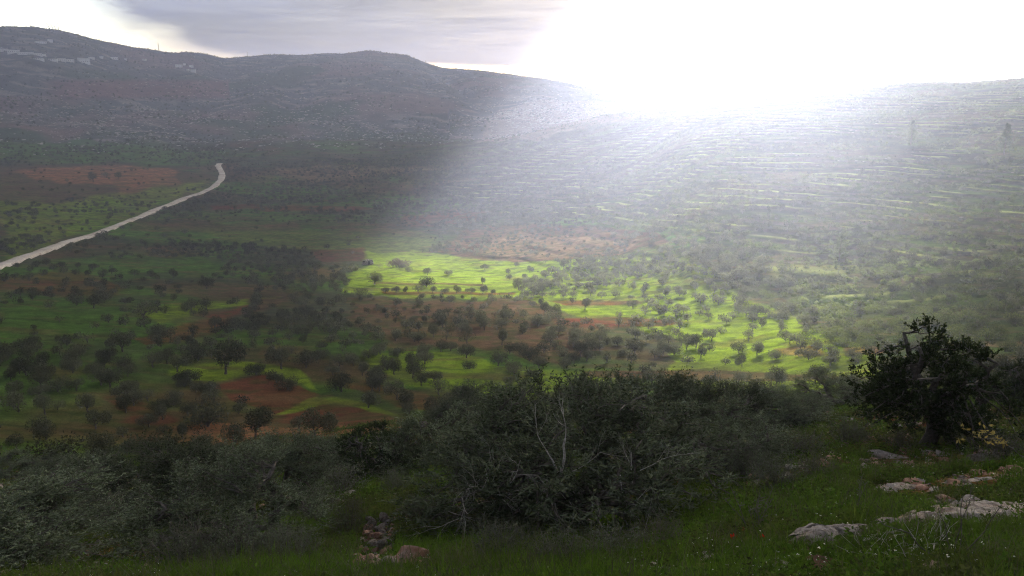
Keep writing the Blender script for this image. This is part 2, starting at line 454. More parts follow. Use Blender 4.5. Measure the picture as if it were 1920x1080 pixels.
m, n, l, out = mat_new('ground_material')
at = n.new('ShaderNodeAttribute'); at.attribute_name = 'soil_colour'
geo = n.new('ShaderNodeNewGeometry')
bs = n.new('ShaderNodeBsdfDiffuse')
nA = add_noise(n, l, 0.35, 5, .65, geo.outputs['Position'])
nB = add_noise(n, l, 3.0, 5, .7, geo.outputs['Position'])
nC = add_noise(n, l, 22.0, 4, .7, geo.outputs['Position'])
c1 = mixrgb(n, l, 'MULTIPLY', 1.0, at.outputs['Color'], maprange(n, l, nA.outputs[0], .3, .7, .72, 1.28))
c2 = mixrgb(n, l, 'MULTIPLY', 1.0, c1, maprange(n, l, nB.outputs[0], .3, .7, .70, 1.35))
c3 = mixrgb(n, l, 'MULTIPLY', 1.0, c2, maprange(n, l, nC.outputs[0], .3, .7, .65, 1.35))
l.new(c3, bs.inputs['Color'])
bs.inputs['Roughness'].default_value = 0.6
bp = n.new('ShaderNodeBump'); bp.inputs['Distance'].default_value = 0.25; bp.inputs['Strength'].default_value = 0.8
l.new(nB.outputs[0], bp.inputs['Height'])
bp2 = n.new('ShaderNodeBump'); bp2.inputs['Distance'].default_value = 0.04; bp2.inputs['Strength'].default_value = 0.7
l.new(nC.outputs[0], bp2.inputs['Height']); l.new(bp.outputs[0], bp2.inputs['Normal'])
l.new(bp2.outputs[0], bs.inputs['Normal'])
l.new(bs.outputs[0], out.inputs['Surface'])
ground = link('ground', me, m, kind='structure')

# ------------------------------------------------------------------ clouds
DECK_Z = 450.0
# outline (photo pixels, laid on the ground) of what the sun reaches
LIT = [(672,482),(700,470),(800,474),(850,455),(900,425),(980,395),(960,330),(930,262),(960,215),(1010,185),(1150,150),(2600,120),(2600,300),(1960,440),(1790,520),(1720,590),(1700,650),(1660,715),(1490,755),(1230,752),(1130,715),(1050,650),(930,566),(700,562),(640,548)]
LIT_OUT = [(640,470),(700,462),(790,462),(830,440),(870,405),(930,360),(900,300),(880,230),(900,150),(2600,60),(2600,640),(1960,640),(1800,655),(1700,760),(1500,775),(1180,775),(1050,750),(900,700),(760,650),(620,610),(590,545)]
LIT_OUT2 = [(540,500),(620,440),(660,400),(690,330),(640,230),(580,120),(2700,40),(2700,760),(1500,800),(1050,780),(700,690),(540,620)]
# edge of the cloud as it hangs in the sky
SKYEDGE = [(-3000,-900),(-200,-900),(20,-60),(110,0),(200,42),(290,82),(380,102),(450,110),(560,118),(650,124),(800,124),(900,128),(1040,138),(1300,138),(1400,60),(1400,-300),(1400,-900),(1500,-3000),(-3000,-3000)]
def deck_cover(x, y):  # overhead deck is out of view; its gaps are shaped to place the sunlight
    n0 = fbm(x / 900, y / 900, 4, 91)
    # ground point that this piece of cloud shades
    z = np.full(x.shape, -80.0)
    for _ in range(6):
        t = (DECK_Z - z) / sun_dir[2]
        gx, gy = x - sun_dir[0] * t, y - sun_dir[1] * t
        z = 0.5 * z + 0.5 * H(gx, gy, ZB)
    t = (DECK_Z - z) / sun_dir[2]
    gx, gy = x - sun_dir[0] * t, y - sun_dir[1] * t
    gr, ga = np.hypot(gx, gy), np.arctan2(gx, gy)
    gpx, gpy, gd = project(gx, gy, z)
    hidden = (gr > np.interp(ga, np.radians([x_[0] for x_ in RIDGE1_R]), [x_[1] for x_ in RIDGE1_R]) * 0.97) & (ga > R(-1)) & (np.abs(ga) < R(80))
    op = np.zeros(x.shape)
    offs = [(0, 0), (1, 0), (-1, 0), (0, 1), (0, -1), (.7, .7), (-.7, .7), (.7, -.7), (-.7, -.7)]
    hi = 1 - sstep(380, 470, gpy)
    offs2 = offs + [(.5 * a_, .5 * b_) for a_, b_ in offs[1:]]
    for ox, oy in offs2:
        w = 22 + 70 * hi
        px2, py2, d2 = project(gx + ox * w, gy + oy * w, z)
        op += .52 * ((in_poly(px2, py2, LIT) | hidden) & (d2 > 0))
        px2, py2, d2 = project(gx + ox * w * 2, gy + oy * w * 2, z)
        op += .30 * ((in_poly(px2, py2, LIT_OUT) | hidden) & (d2 > 0))
        px2, py2, d2 = project(gx + ox * w * 3, gy + oy * w * 3, z)
        op += .18 * ((in_poly(px2, py2, LIT_OUT2) | hidden) & (d2 > 0))
    op /= len(offs2)
    op *= 1 - hi * (1 - (.08 + .92 * sstep(760, 1400, gpx)))
    op *= 1 - hidden * (.35 + .45 * (1 - sstep(1150, 1500, gpx)))
    op *= 1 - .05 * sstep(1430, 1850, gpx) * sstep(160, 260, gpy)
    rr = np.hypot(x, y)
    dpx, dpy, dd = project(x, y, np.full(x.shape, DECK_Z))
    skyc = np.zeros(x.shape)
    ns = 0
    npx = fbm(dpx / 170, dpy / 50, 4, 97)
    for ox in np.linspace(-1, 1, 7):
        for oy in np.linspace(-1, 1, 7):
            if ox * ox + oy * oy > 1.05: continue
            skyc += in_poly(dpx + 130 * ox + 50 * npx, dpy + 16 * oy + 9 * npx, SKYEDGE) & (dd > 0)
            ns += 1
    skyc /= ns
    skyc *= 1 - .85 * sstep(960, 1420, dpx + 60 * npx)
    skyc = np.clip(skyc * (1.15 + .2 * npx), 0, 1)
    a = np.arctan2(x, y)
    near = 1 - op
    wfar = sstep(3300, 4200, rr)
    side = sstep(R(40), R(65), np.abs(a))
    over = ((a < R(-30)) | (a > R(100))) * (0.80 + .2 * sstep(-.2, .2, fbm(x / 3000, y / 3000, 3, 95)))  # unseen cover at the sides and behind, closed to darken the ground
    farc = skyc * (1 - side) + side * over
    return near * (1 - wfar) + farc * wfar * (rr < 26000)

cAZ = np.concatenate([np.radians(np.linspace(-180, -45, 55)[:-1]), np.radians(np.linspace(-45, 45, 300)), np.radians(np.linspace(45, 180, 55)[1:])])
cRR = np.concatenate([np.linspace(30, 1200, 24)[:-1], np.linspace(1200, 3800, 200)[:-1], np.geomspace(3800, 26000, 110)])
cA, cR = np.meshgrid(cAZ, cRR)
cX, cY = cR * np.sin(cA), cR * np.cos(cA)
cov = deck_cover(cX, cY)
bump = 18 * (1 - sstep(3500, 4500, cR)) * fbm(cX / 500, cY / 500, 4, 101) + 12 * fbm(cX / 2500, cY / 2500, 3, 105) * (1 - .8 * sstep(4000, 9000, cR))
thick = 60 * np.sqrt(np.clip(cov, 0, 1)) * (1 + .5 * (1 - sstep(3500, 4500, cR)) * fbm(cX / 300, cY / 300, 3, 107))
ci = np.arange(cX.size).reshape(cX.shape)
cq = np.stack([ci[:-1, :-1], ci[:-1, 1:], ci[1:, 1:], ci[1:, :-1]], -1).reshape(-1, 4)
keep = cov.ravel()[cq].max(axis=1) > 0.02
cq = cq[keep]
Vb = np.stack([cX, cY, DECK_Z + bump - 0.3 * thick], -1).reshape(-1, 3)
Vt = np.stack([cX, cY, DECK_Z + bump + 0.7 * thick + 1.0], -1).reshape(-1, 3)
cme = mesh_np('cloud', np.vstack([Vb, Vt]), np.vstack([cq, cq[:, ::-1] + len(Vb)]))
ca = cme.attributes.new('cover', 'FLOAT', 'POINT')
ca.data.foreach_set('value', np.concatenate([cov.ravel(), cov.ravel()]).astype(np.float32))
def cloud_mat(name, top):
    m, n, l, out = mat_new(name)
    at = n.new('ShaderNodeAttribute'); at.attribute_name = 'cover'
    geo = n.new('ShaderNodeNewGeometry')
    nz = add_noise(n, l, 0.0016, 5, .6, geo.outputs['Position'])
    ad = n.new('ShaderNodeMath'); ad.operation = 'MULTIPLY_ADD'
    dn_ = n.new('ShaderNodeAttribute'); dn_.attribute_name = 'depth'
    l.new(nz.outputs[0], ad.inputs[0]); l.new(maprange(n, l, dn_.outputs['Fac'], 0, 1, .12, .3), ad.inputs[1]); l.new(at.outputs['Fac'], ad.inputs[2])
    al = maprange(n, l, ad.outputs[0], .20, 1.08, 0.0, 0.30 if top else 0.96)
    df = n.new('ShaderNodeBsdfDiffuse'); df.inputs[0].default_value = (.55, .57, .66, 1)
    tl = n.new('ShaderNodeBsdfTranslucent'); tl.inputs[0].default_value = (.40, .43, .52, 1)
    mx = n.new('ShaderNodeMixShader'); mx.inputs[0].default_value = CLOUD_TRANS
    l.new(df.outputs[0], mx.inputs[1]); l.new(tl.outputs[0], mx.inputs[2])
    tp = n.new('ShaderNodeBsdfTransparent')
    lm_ = n.new('ShaderNodeAttribute'); lm_.attribute_name = 'lump'
    tc_ = mixrgb(n, l, 'MIX', dn_.outputs['Fac'], CLOUD_SEEN, CLOUD_UNSEEN)
    tc_ = mixrgb(n, l, 'MULTIPLY', 1.0, tc_, lm_.outputs['Fac'])
    l.new(tc_, tl.inputs[0])
    m2 = n.new('ShaderNodeMixShader')
    l.new(al, m2.inputs[0]); l.new(tp.outputs[0], m2.inputs[1]); l.new(mx.outputs[0], m2.inputs[2])
    l.new(m2.outputs[0], out.inputs['Surface'])
    return m
CLOUD_TRANS, CLOUD_SEEN, CLOUD_UNSEEN = 0.5, (.070, .084, .140), (.150, .156, .180)  # unseen overhead part passes more light, raised to brighten the shaded ground
ca = cme.attributes.new('depth', 'FLOAT', 'POINT')
_px, _py, _dd = project(cX, cY, np.full(cX.shape, DECK_Z))
lump = (1.0 + .55 * fbm(_px / 260, _py / 60, 4, 99) * (_dd > 0)).ravel()
ca2 = cme.attributes.new('lump', 'FLOAT', 'POINT')
ca2.data.foreach_set('value', np.concatenate([lump, lump]).astype(np.float32))
ca = cme.attributes['depth']
dep = (1 - sstep(3000, 5200, cR)).ravel()  # set by distance: unseen overhead cloud against the visible bank
ca.data.foreach_set('value', np.concatenate([dep, dep]).astype(np.float32))
cme.materials.append(cloud_mat('cloud_underside', False))
cme.materials.append(cloud_mat('cloud_top', True))
mi = np.zeros(len(cme.polygons), np.int32); mi[len(cq):] = 1
cme.polygons.foreach_set('material_index', mi)
link('cloud', cme, kind='structure')

# ------------------------------------------------------------------ materials of plants and stones
def leaf_mat(name, ca_, cb_, trans=0.35, var=0.35, noise=0.6, dry=None):
    m, n, l, out = mat_new(name)
    geo = n.new('ShaderNodeNewGeometry')
    oi = n.new('ShaderNodeObjectInfo')
    c = mixrgb(n, l, 'MIX', geo.outputs['Random Per Island'], ca_, cb_)
    c = mixrgb(n, l, 'MULTIPLY', 1.0, c, maprange(n, l, oi.outputs['Random'], 0, 1, 1 - var, 1 + var))
    nz = add_noise(n, l, noise, 2, .6, geo.outputs['Position'])
    c = mixrgb(n, l, 'MULTIPLY', 1.0, c, maprange(n, l, nz.outputs[0], .3, .7, .7, 1.3))
    if dry:
        n2_ = add_noise(n, l, noise * .7, 3, .6, geo.outputs['Position'])
        c = mixrgb(n, l, 'MIX', maprange(n, l, n2_.outputs[0], .50, .64, 0, .6), c, dry)
    d = n.new('ShaderNodeBsdfDiffuse'); t = n.new('ShaderNodeBsdfTranslucent'); mx = n.new('ShaderNodeMixShader')
    l.new(c, d.inputs[0]); l.new(c, t.inputs[0]); mx.inputs[0].default_value = trans
    l.new(d.outputs[0], mx.inputs[1]); l.new(t.outputs[0], mx.inputs[2]); l.new(mx.outputs[0], out.inputs['Surface'])
    return m

def rough_mat(name, cols, scale=3.0, bump=0.05, fine=12.0, rough=0.9):
    m, n, l, out = mat_new(name)
    tc = n.new('ShaderNodeTexCoord'); oi = n.new('ShaderNodeObjectInfo')
    vm = n.new('ShaderNodeVectorMath'); vm.operation = 'ADD'
    l.new(tc.outputs['Object'], vm.inputs[0]); l.new(oi.outputs['Location'], vm.inputs[1])
    na, nb = add_noise(n, l, scale, 5, .65, vm.outputs[0]), add_noise(n, l, fine, 4, .7, vm.outputs[0])
    cr = n.new('ShaderNodeValToRGB')
    e = cr.color_ramp.elements
    while len(e) < len(cols):
        e.new(0.5)
    for i, cc in enumerate(cols):
        e[i].position = .32 + .36 * i / max(1, len(cols) - 1); e[i].color = (*cc, 1)
    l.new(na.outputs[0], cr.inputs[0])
    c = mixrgb(n, l, 'MULTIPLY', 1.0, cr.outputs[0], maprange(n, l, nb.outputs[0], .3, .7, .6, 1.35))
    b = n.new('ShaderNodeBsdfPrincipled')
    l.new(c, b.inputs['Base Color']); b.inputs['Roughness'].default_value = rough; b.inputs['Specular IOR Level'].default_value = .15
    bp = n.new('ShaderNodeBump'); bp.inputs['Distance'].default_value = bump; bp.inputs['Strength'].default_value = .9
    l.new(nb.outputs[0], bp.inputs['Height']); l.new(bp.outputs[0], b.inputs['Normal'])
    l.new(b.outputs[0], out.inputs['Surface'])
    return m

M_OLIVE = leaf_mat('olive_leaves', (.034, .048, .022), (.165, .190, .125), .30, .40)
M_OLIVE_FAR = leaf_mat('olive_crown', (.040, .045, .026), (.105, .108, .066), .28, .35, .02)
M_OAK = leaf_mat('dark_evergreen_leaves', (.020, .032, .012), (.045, .060, .026), .25, .15)
M_SCRUB = leaf_mat('scrub_leaves', (.036, .048, .016), (.085, .100, .032), .45, .4, .03)
M_PINE = leaf_mat('conifer_needles', (.055, .068, .042), (.085, .10, .055), .3, .2)
M_HERB = leaf_mat('herb_leaves', (.045, .090, .012), (.075, .120, .024), .35, .3, .5, (.08, .055, .030))
M_GRASS = leaf_mat('grass_blades', (.050, .105, .008), (.095, .150, .022), .35, .3, .45, (.085, .065, .030))
M_DRYLEAF = leaf_mat('dry_thorn_leaves', (.060, .066, .036), (.105, .10, .060), .25, .2)
M_YELLOW = leaf_mat('yellow_leaves', (.22, .17, .05), (.30, .26, .09), .35, .2)
M_BARK = rough_mat('olive_bark', [(.045, .040, .034), (.09, .08, .07), (.14, .125, .11)], 6, .02, 30)
M_TWIG = rough_mat('grey_twigs', [(.075, .070, .060), (.13, .12, .105)], 4, .003, 40)
M_DEAD = rough_mat('bleached_dead_wood', [(.26, .24, .22), (.42, .39, .36)], 5, .004, 40)
M_ROCK = rough_mat('limestone', [(.08, .055, .045), (.17, .135, .115), (.27, .24, .22), (.10, .085, .08)], 2.6, .07, 22)
M_ROCKP = rough_mat('pale_worn_limestone', [(.17, .11, .08), (.28, .22, .18), (.34, .30, .26), (.14, .11, .09)], 2.4, .06, 20)
M_ROCKR = rough_mat('earth_stained_limestone', [(.13, .065, .045), (.24, .13, .09), (.30, .24, .21)], 2.2, .04, 10)
M_FARROCK = rough_mat('far_pale_stone', [(.30, .27, .25), (.44, .41, .38)], .2, .1, 1)
M_WALLP = rough_mat('pale_plaster', [(.55, .54, .52), (.70, .69, .66)], .3, .02, 2)
M_ROOF = rough_mat('flat_grey_roof', [(.30, .29, .28), (.38, .37, .36)], .5, .02, 2)
M_GLASS = rough_mat('dark_window', [(.03, .035, .04), (.05, .055, .06)], 1, .001, 2, .3)
M_METAL = rough_mat('dull_steel', [(.20, .20, .21), (.28, .28, .29)], 1, .001, 2, .5)
M_ROAD = rough_mat('pale_dirt_road', [(.30, .24, .18), (.44, .38, .31), (.50, .45, .39)], .12, .05, 1.1)
M_POPPY = leaf_mat('poppy_petals', (.45, .012, .008), (.55, .02, .01), .3, .1)
M_WHITE = leaf_mat('white_petals', (.55, .55, .5), (.7, .7, .62), .3, .1)

# ------------------------------------------------------------------ geometry builders
class Geo:
    def __init__(s):
        s.v, s.q, s.t, s.n = [], [], [], 0
    def add(s, v, q=None, t=None):
        v = np.asarray(v, float)
        if q is not None and len(q): s.q.append(np.asarray(q) + s.n)
        if t is not None and len(t): s.t.append(np.asarray(t) + s.n)
        s.v.append(v); s.n += len(v)
    def mesh(s, name, smooth=True):
        return mesh_np(name, np.vstack(s.v), np.vstack(s.q) if s.q else None, np.vstack(s.t) if s.t else None, smooth)

def tube(g, pts, rad, sides=6):
    pts = np.asarray(pts, float)
    k = len(pts)
    rad = np.broadcast_to(np.asarray(rad, float), (k,))
    d = np.gradient(pts, axis=0)
    d /= np.linalg.norm(d, axis=1)[:, None] + 1e-9
    up = np.array([0.31, 0.17, 0.93]) if abs(d[0][2]) < .9 else np.array([1, .2, 0.1])
    u = np.cross(d, up); u /= np.linalg.norm(u, axis=1)[:, None] + 1e-9
    w = np.cross(d, u)
    an = np.arange(sides) / sides * 2 * np.pi
    ring = pts[:, None, :] + rad[:, None, None] * (np.cos(an)[None, :, None] * u[:, None, :] + np.sin(an)[None, :, None] * w[:, None, :])
    i = np.arange(k - 1)[:, None] * sides + np.arange(sides)[None, :]
    j = np.arange(k - 1)[:, None] * sides + (np.arange(sides)[None, :] + 1) % sides
    q = np.stack([i, j, j + sides, i + sides], -1).reshape(-1, 4)
    v = ring.reshape(-1, 3)
    tip = np.vstack([v, pts[-1:] + d[-1:] * rad[-1]])
    e = (k - 1) * sides
    t = np.stack([e + np.arange(sides), e + (np.arange(sides) + 1) % sides, np.full(sides, len(v))], -1)
    g.add(tip, q, t)

def unit(v):
    return v / (np.linalg.norm(v, axis=-1, keepdims=True) + 1e-9)

def leaves(g, c, ax, ln, wd, rg):
    """diamond leaves at c pointing along ax"""
    n = len(c)
    ax = unit(ax)
    s = unit(np.cross(ax, unit(rg.normal(size=(n, 3)))))
    ln = np.broadcast_to(ln, (n,))[:, None]; wd = np.broadcast_to(wd, (n,))[:, None]
    v = np.stack([c, c + ax * ln * .5 + s * wd * .5, c + ax * ln, c + ax * ln * .5 - s * wd * .5], 1).reshape(-1, 3)
    g.add(v, np.arange(n * 4).reshape(n, 4))

def in_ball(rg, n, shell=0.0):
    d = unit(rg.normal(size=(n, 3)))
    return d * (shell + (1 - shell) * rg.random((n, 1))) ** (1 / 2.2)

def bent(a, b, rg, k=5, wob=0.12, sag=0.0):
    t = np.linspace(0, 1, k)[:, None]
    L = np.linalg.norm(b - a)
    p = a + (b - a) * t + rg.normal(size=(k, 3)) * wob * L * (t * (1 - t) * 2) + np.array([0, 0, 1]) * sag * L * (t * (1 - t) * 4)
    return p

def far_tree(seed, nleaf, lobes, w=5.2, h=4.3, flat=1.0, size=.45, lean=(0, 0), trunk_h=.95, low=0.12):
    """olive tree as trunk and crown; lobes = number of crown clumps"""
    rg = np.random.default_rng(seed)
    gt, gc = Geo(), Geo()
    th = trunk_h
    fork = np.array([lean[0] * .3, lean[1] * .3, th])
    tube(gt, bent(np.array([0, 0, -.35]), fork, rg, 4, .12), [.28, .20, .18, .16], 6)
    per = nleaf // lobes
    for k in range(lobes):
        an = k / lobes * 6.283 + rg.random() * .8
        rr_ = (0.34 if k else .05) * w * (0.75 + .5 * rg.random())
        c = np.array([math.cos(an) * rr_ + lean[0], math.sin(an) * rr_ + lean[1], h * (low + .38 + .12 * rg.random() + (.12 if k == 0 else 0))])
        s = np.array([w * .21, w * .21, h * (.31 - low * .15) * flat]) * (0.8 + .45 * rg.random())
        tube(gt, bent(fork, c, rg, 4, .12, .05), [.12, .09, .06, .03], 5)
        p = in_ball(rg, per, .25) * s
        p += .19 * rg.normal(size=p.shape)
        ax = unit(p / s + .8 * rg.normal(size=p.shape))
        leaves(gc, c + p, ax, size * (.6 + .8 * rg.random(per)), size * .55 * (.6 + .8 * rg.random(per)), rg)
    return gt.mesh('olive_trunk'), gc.mesh('olive_crown', False)

def near_tree(seed, w=5.0, h=4.2, tips=130, shoots=11, lv=18, leaf=(.088, .024), low=.12, upright=.55, lean=(0, 0), limbs=5, sl=(.3, .65)):
    rg = np.random.default_rng(seed)
    gt, gl, gw, gc = Geo(), Geo(), Geo(), Geo()
    fork = np.array([lean[0] * .25, lean[1] * .25, .16 * h])
    tube(gt, bent(np.array([0, 0, -.5]), fork, rg, 6, .12), [.30, .25, .21, .20, .19, .17], 9)
    LP = []
    for k in range(limbs):
        an = k / limbs * 6.283 + rg.normal() * .3
        e = np.array([math.cos(an) * w * .26 + lean[0], math.sin(an) * w * .26 + lean[1], h * (.55 + .25 * rg.random())])
        p = bent(fork, e, rg, 8, .10, .06)
        tube(gt, p, np.linspace(.14, .04, 8), 7)
        LP.append(p[2:])
    LP = np.vstack(LP)
    # crown made of uneven lumps
    nl = 9
    cen = np.array([[math.cos(a_) * w * .27 * (.6 + .6 * rg.random()), math.sin(a_) * w * .27 * (.6 + .6 * rg.random()), h * (low + .15 + .5 * rg.random())] for a_ in np.arange(nl) / nl * 6.283 * 1.01])
    cen[0] = [0, 0, h * .70]; cen[1] = [w * .08, 0, h * .52]
    cen[:, 0] += lean[0]; cen[:, 1] += lean[1]
    rad = w * .23 * (.75 + .5 * rg.random(nl))
    cr = []
    for t in range(tips):
        k = rg.integers(nl)
        p = cen[k] + unit(rg.normal(size=3)) * rad[k] * (.35 + .65 * rg.random() ** .5) * np.array([1, 1, .85])
        p[2] = min(max(p[2], low * h + .1 * rg.random()), h)
        base_ = LP[np.argmin(np.linalg.norm(LP - p, axis=1) + .25 * rg.random(len(LP)))]
        q_ = bent(base_, p, rg, 5, .10, .05)
        tube(gl, q_, np.linspace(.030, .009, 5), 4)
        out_ = unit(p - np.array([lean[0], lean[1], h * .35]))
        # shoots
        for s_ in range(shoots):
            d = unit(out_ * .7 + np.array([0, 0, upright]) + rg.normal(size=3) * .55)
            L = sl[0] + (sl[1] - sl[0]) * rg.random()
            st = q_[rg.integers(2, 5)] + rg.normal(size=3) * .03
            tt = np.linspace(0, 1, 4)[:, None]
            curve = st + d * L * tt + np.array([0, 0, -.18 * L * (1 - upright)]) * tt ** 2 + rg.normal(size=3) * .06 * tt ** 2
            tube(gw, curve, [.005, .004, .003, .002], 3)
            f = .15 + .85 * rg.random(lv)[:, None]
            c = st + d * L * f + rg.normal(size=(lv, 3)) * .012
            cr.append(np.hstack([c, np.repeat((d * .8)[None], lv, 0) + rg.normal(size=(lv, 3)) * .6]))
    cr = np.vstack(cr)
    leaves(gc, cr[:, :3], cr[:, 3:], leaf[0] * (.7 + .6 * rg.random(len(cr))), leaf[1] * (.8 + .5 * rg.random(len(cr))), rg)
    return gt.mesh('near_trunk'), gl.mesh('near_branches'), gw.mesh('near_twigs'), gc.mesh('near_leaves', False)

def bush(seed, n=260, w=3.0, h=2.0, lobes=5, size=.35):
    rg = np.random.default_rng(seed)
    g, gs = Geo(), Geo()
    for k in range(lobes):
        c = np.array([rg.normal() * w * .17, rg.normal() * w * .17, h * (.35 + .2 * rg.random())])
        s = np.array([w * .3, w * .3, h * .42]) * (.7 + .5 * rg.random())
        p = in_ball(rg, n // lobes, .3) * s
        p[:, 2] = np.maximum(p[:, 2], -c[2])
        leaves(g, c + p, unit(p / s + .8 * rg.normal(size=p.shape)), size * (.6 + .8 * rg.random(len(p))), size * .6, rg)
        tube(gs, bent(np.array([0, 0, -.2]), c, rg, 4, .15), [.06, .05, .04, .02], 4)
    return gs.mesh('bush_stems'), g.mesh('bush_leaves', False)

def twig_bush(seed, w=1.6, h=1.0, stems=60, lv=10, leaf=(.05, .018)):
    """low thorny shrub of many fine stems"""
    rg = np.random.default_rng(seed)
    gs, gl = Geo(), Geo()
    for k in range(stems):
        an = rg.random() * 6.283
        r_ = rg.random() ** .5
        e = np.array([math.cos(an) * r_ * w * .5, math.sin(an) * r_ * w * .5, h * (1 - .65 * r_ ** 2) * (.8 + .3 * rg.random())])
        p = bent(np.array([e[0] * .2, e[1] * .2, -.1]), e, rg, 5, .10, .08)
        tube(gs, p, [.010, .008, .006, .004, .003], 3)
        for q_ in range(3):
            s_ = p[rg.integers(2, 5)]
            e2 = s_ + unit(rg.normal(size=3) + np.array([0, 0, .7])) * .28 * h
            tube(gs, bent(s_, e2, rg, 3, .1), [.005, .003, .002], 3)
            c = s_ + (e2 - s_) * rg.random((lv, 1)) + rg.normal(size=(lv, 3)) * .03
            leaves(gl, c, rg.normal(size=(lv, 3)) + (e2 - s_), leaf[0] * (.6 + .8 * rg.random(lv)), leaf[1], rg)
    return gs.mesh('shrub_stems'), gl.mesh('shrub_leaves', False)

def ico(sub):
    import bmesh
    b = bmesh.new(); bmesh.ops.create_icosphere(b, subdivisions=sub, radius=1.0)
    b.verts.ensure_lookup_table()
    v = np.array([x.co[:] for x in b.verts]); t = np.array([[y.index for y in f.verts] for f in b.faces]); b.free()
    return v, t
ICO = {k: ico(k) for k in (1, 2, 3, 4, 5)}

def rock_mesh(seed, sub=3, scale=(1, 1, .7), facets=9, rough=.10, name='rock'):
    """rock: a sphere cut by random planes, roughened"""
    rg = np.random.default_rng(seed)
    v, t = ICO[sub]
    v = v.copy()
    for k in range(facets):
        nrm = unit(rg.normal(size=3)); d = .52 + .32 * rg.random()
        s_ = v @ nrm
        over = np.clip(s_ - d, 0, None)
        v -= nrm[None] * over[:, None] * .92
    rr_ = 1 + rough * fbm(v[:, 0] * 2.3 + seed, v[:, 1] * 2.3 + v[:, 2] * 1.9, 4, seed) + rough * .4 * fbm(v[:, 0] * 8 + seed, v[:, 1] * 8 - v[:, 2] * 7, 3, seed + 5)
    v = v * rr_[:, None] * np.array(scale)
    return mesh_np(name, v, None, t, sub >= 4)

# ------------------------------------------------------------------ scattering of uncountable cover
def scatter(name, pts, rot, scl, pick, protos, kind='stuff'):
    """protos: list of lists of (mesh, material); one object, instances on its points"""
    coll = bpy.data.collections.new(name + '_sources')
    for i, ms in enumerate(protos):
        # join the meshes of one plant into one source
        vs_, qs, ts, off, mats, mids = [], [], [], 0, [], []
        srcs = ms
        me = bpy.data.meshes.new('%s_source_%02d' % (name, i))
        import bmesh
        b = bmesh.new()
        for k, (mm, mt) in enumerate(srcs):
            n0 = len(b.faces)
            b.from_mesh(mm)
            b.faces.ensure_lookup_table()
            for f in b.faces[n0:]:
                f.material_index = k
            mats.append(mt)
        b.to_mesh(me); b.free()
        for mt in mats:
            me.materials.append(mt)
        o = bpy.data.objects.new('%s_source_%02d' % (name, i), me)
        coll.objects.link(o)
    pm = bpy.data.meshes.new(name)
    pts = np.asarray(pts, np.float32)
    pm.vertices.add(len(pts)); pm.vertices.foreach_set('co', pts.ravel())
    for nm, val, ty in (('turn', rot, 'FLOAT'), ('size', scl, 'FLOAT'), ('pick', pick, 'INT')):
        a_ = pm.attributes.new(nm, ty, 'POINT')
        a_.data.foreach_set('value', np.asarray(val, np.int32 if ty == 'INT' else np.float32))
    o = link(name, pm, kind=kind)
    gn = bpy.data.node_groups.new(name, 'GeometryNodeTree')
    gn.interface.new_socket('Geometry', in_out='INPUT', socket_type='NodeSocketGeometry')
    gn.interface.new_socket('Geometry', in_out='OUTPUT', socket_type='NodeSocketGeometry')
    N, Lk = gn.nodes, gn.links
    gi, go = N.new('NodeGroupInput'), N.new('NodeGroupOutput')
    ci_ = N.new('GeometryNodeCollectionInfo'); ci_.inputs['Collection'].default_value = coll
    ci_.inputs['Separate Children'].default_value = True; ci_.inputs['Reset Children'].default_value = True
    ip = N.new('GeometryNodeInstanceOnPoints'); ip.inputs['Pick Instance'].default_value = True
    def named(nm, ty):
        x = N.new('GeometryNodeInputNamedAttribute'); x.data_type = ty; x.inputs['Name'].default_value = nm
        return x.outputs['Attribute']
    cx = N.new('ShaderNodeCombineXYZ')
    Lk.new(named('turn', 'FLOAT'), cx.inputs['Z'])
    Lk.new(gi.outputs[0], ip.inputs['Points']); Lk.new(ci_.outputs[0], ip.inputs['Instance'])
    Lk.new(named('pick', 'INT'), ip.inputs['Instance Index'])
    Lk.new(cx.outputs[0], ip.inputs['Rotation']); Lk.new(named('size', 'FLOAT'), ip.inputs['Scale'])
    Lk.new(ip.outputs[0], go.inputs[0])
    md = o.modifiers.new('scatter', 'NODES'); md.node_group = gn
    return o

def in_frame(px, py, d, mx=60, my=60):
    return (d > 0) & (px > -mx) & (px < 1920 + mx) & (py > -my) & (py < 1080 + my)

def visible(x, y, z, lift=2.0):
    """whether the ground leaves the line from the camera free"""
    t = np.linspace(0.03, 0.985, 70)
    ok = np.ones(len(x), bool)
    for k in t:
        ok &= H(x * k, y * k) < (z + lift) * k + 0.3
    return ok

# ------------------------------------------------------------------ road
ROADP = [(-80,526),(0,498),(30,488),(60,478),(105,462),(150,447),(200,431),(260,408),(300,391),(340,375),(380,361),(402,350),(414,338),(417,328),(413,318),(408,311),(412,306)]
cp = np.array([ground_at(*p)[:2] for p in ROADP])
seg = np.r_[0, np.cumsum(np.linalg.norm(np.diff(cp, axis=0), axis=1))]
ss_ = np.arange(0, seg[-1], 2.0)
cx_, cy_ = np.interp(ss_, seg, cp[:, 0]), np.interp(ss_, seg, cp[:, 1])
ker = np.ones(9) / 9
pad = lambda q_: np.convolve(np.r_[np.full(4, q_[0]), q_, np.full(4, q_[-1])], ker, 'valid')
cx_, cy_ = pad(cx_), pad(cy_)
tx, ty = np.gradient(cx_), np.gradient(cy_)
tl_ = np.hypot(tx, ty); nx_, ny_ = -ty / tl_, tx / tl_
rv, wds = [], [-3.3, -2.9, -1.2, 0, 1.2, 2.9, 3.3]
hh = np.max([H(cx_ + nx_ * w_, cy_ + ny_ * w_) for w_ in np.linspace(-3, 3, 7)], axis=0)
hh = pad(hh) + .22
wob = .5 * fbm(ss_ / 14, ss_ * 0 + 3, 3, 201)
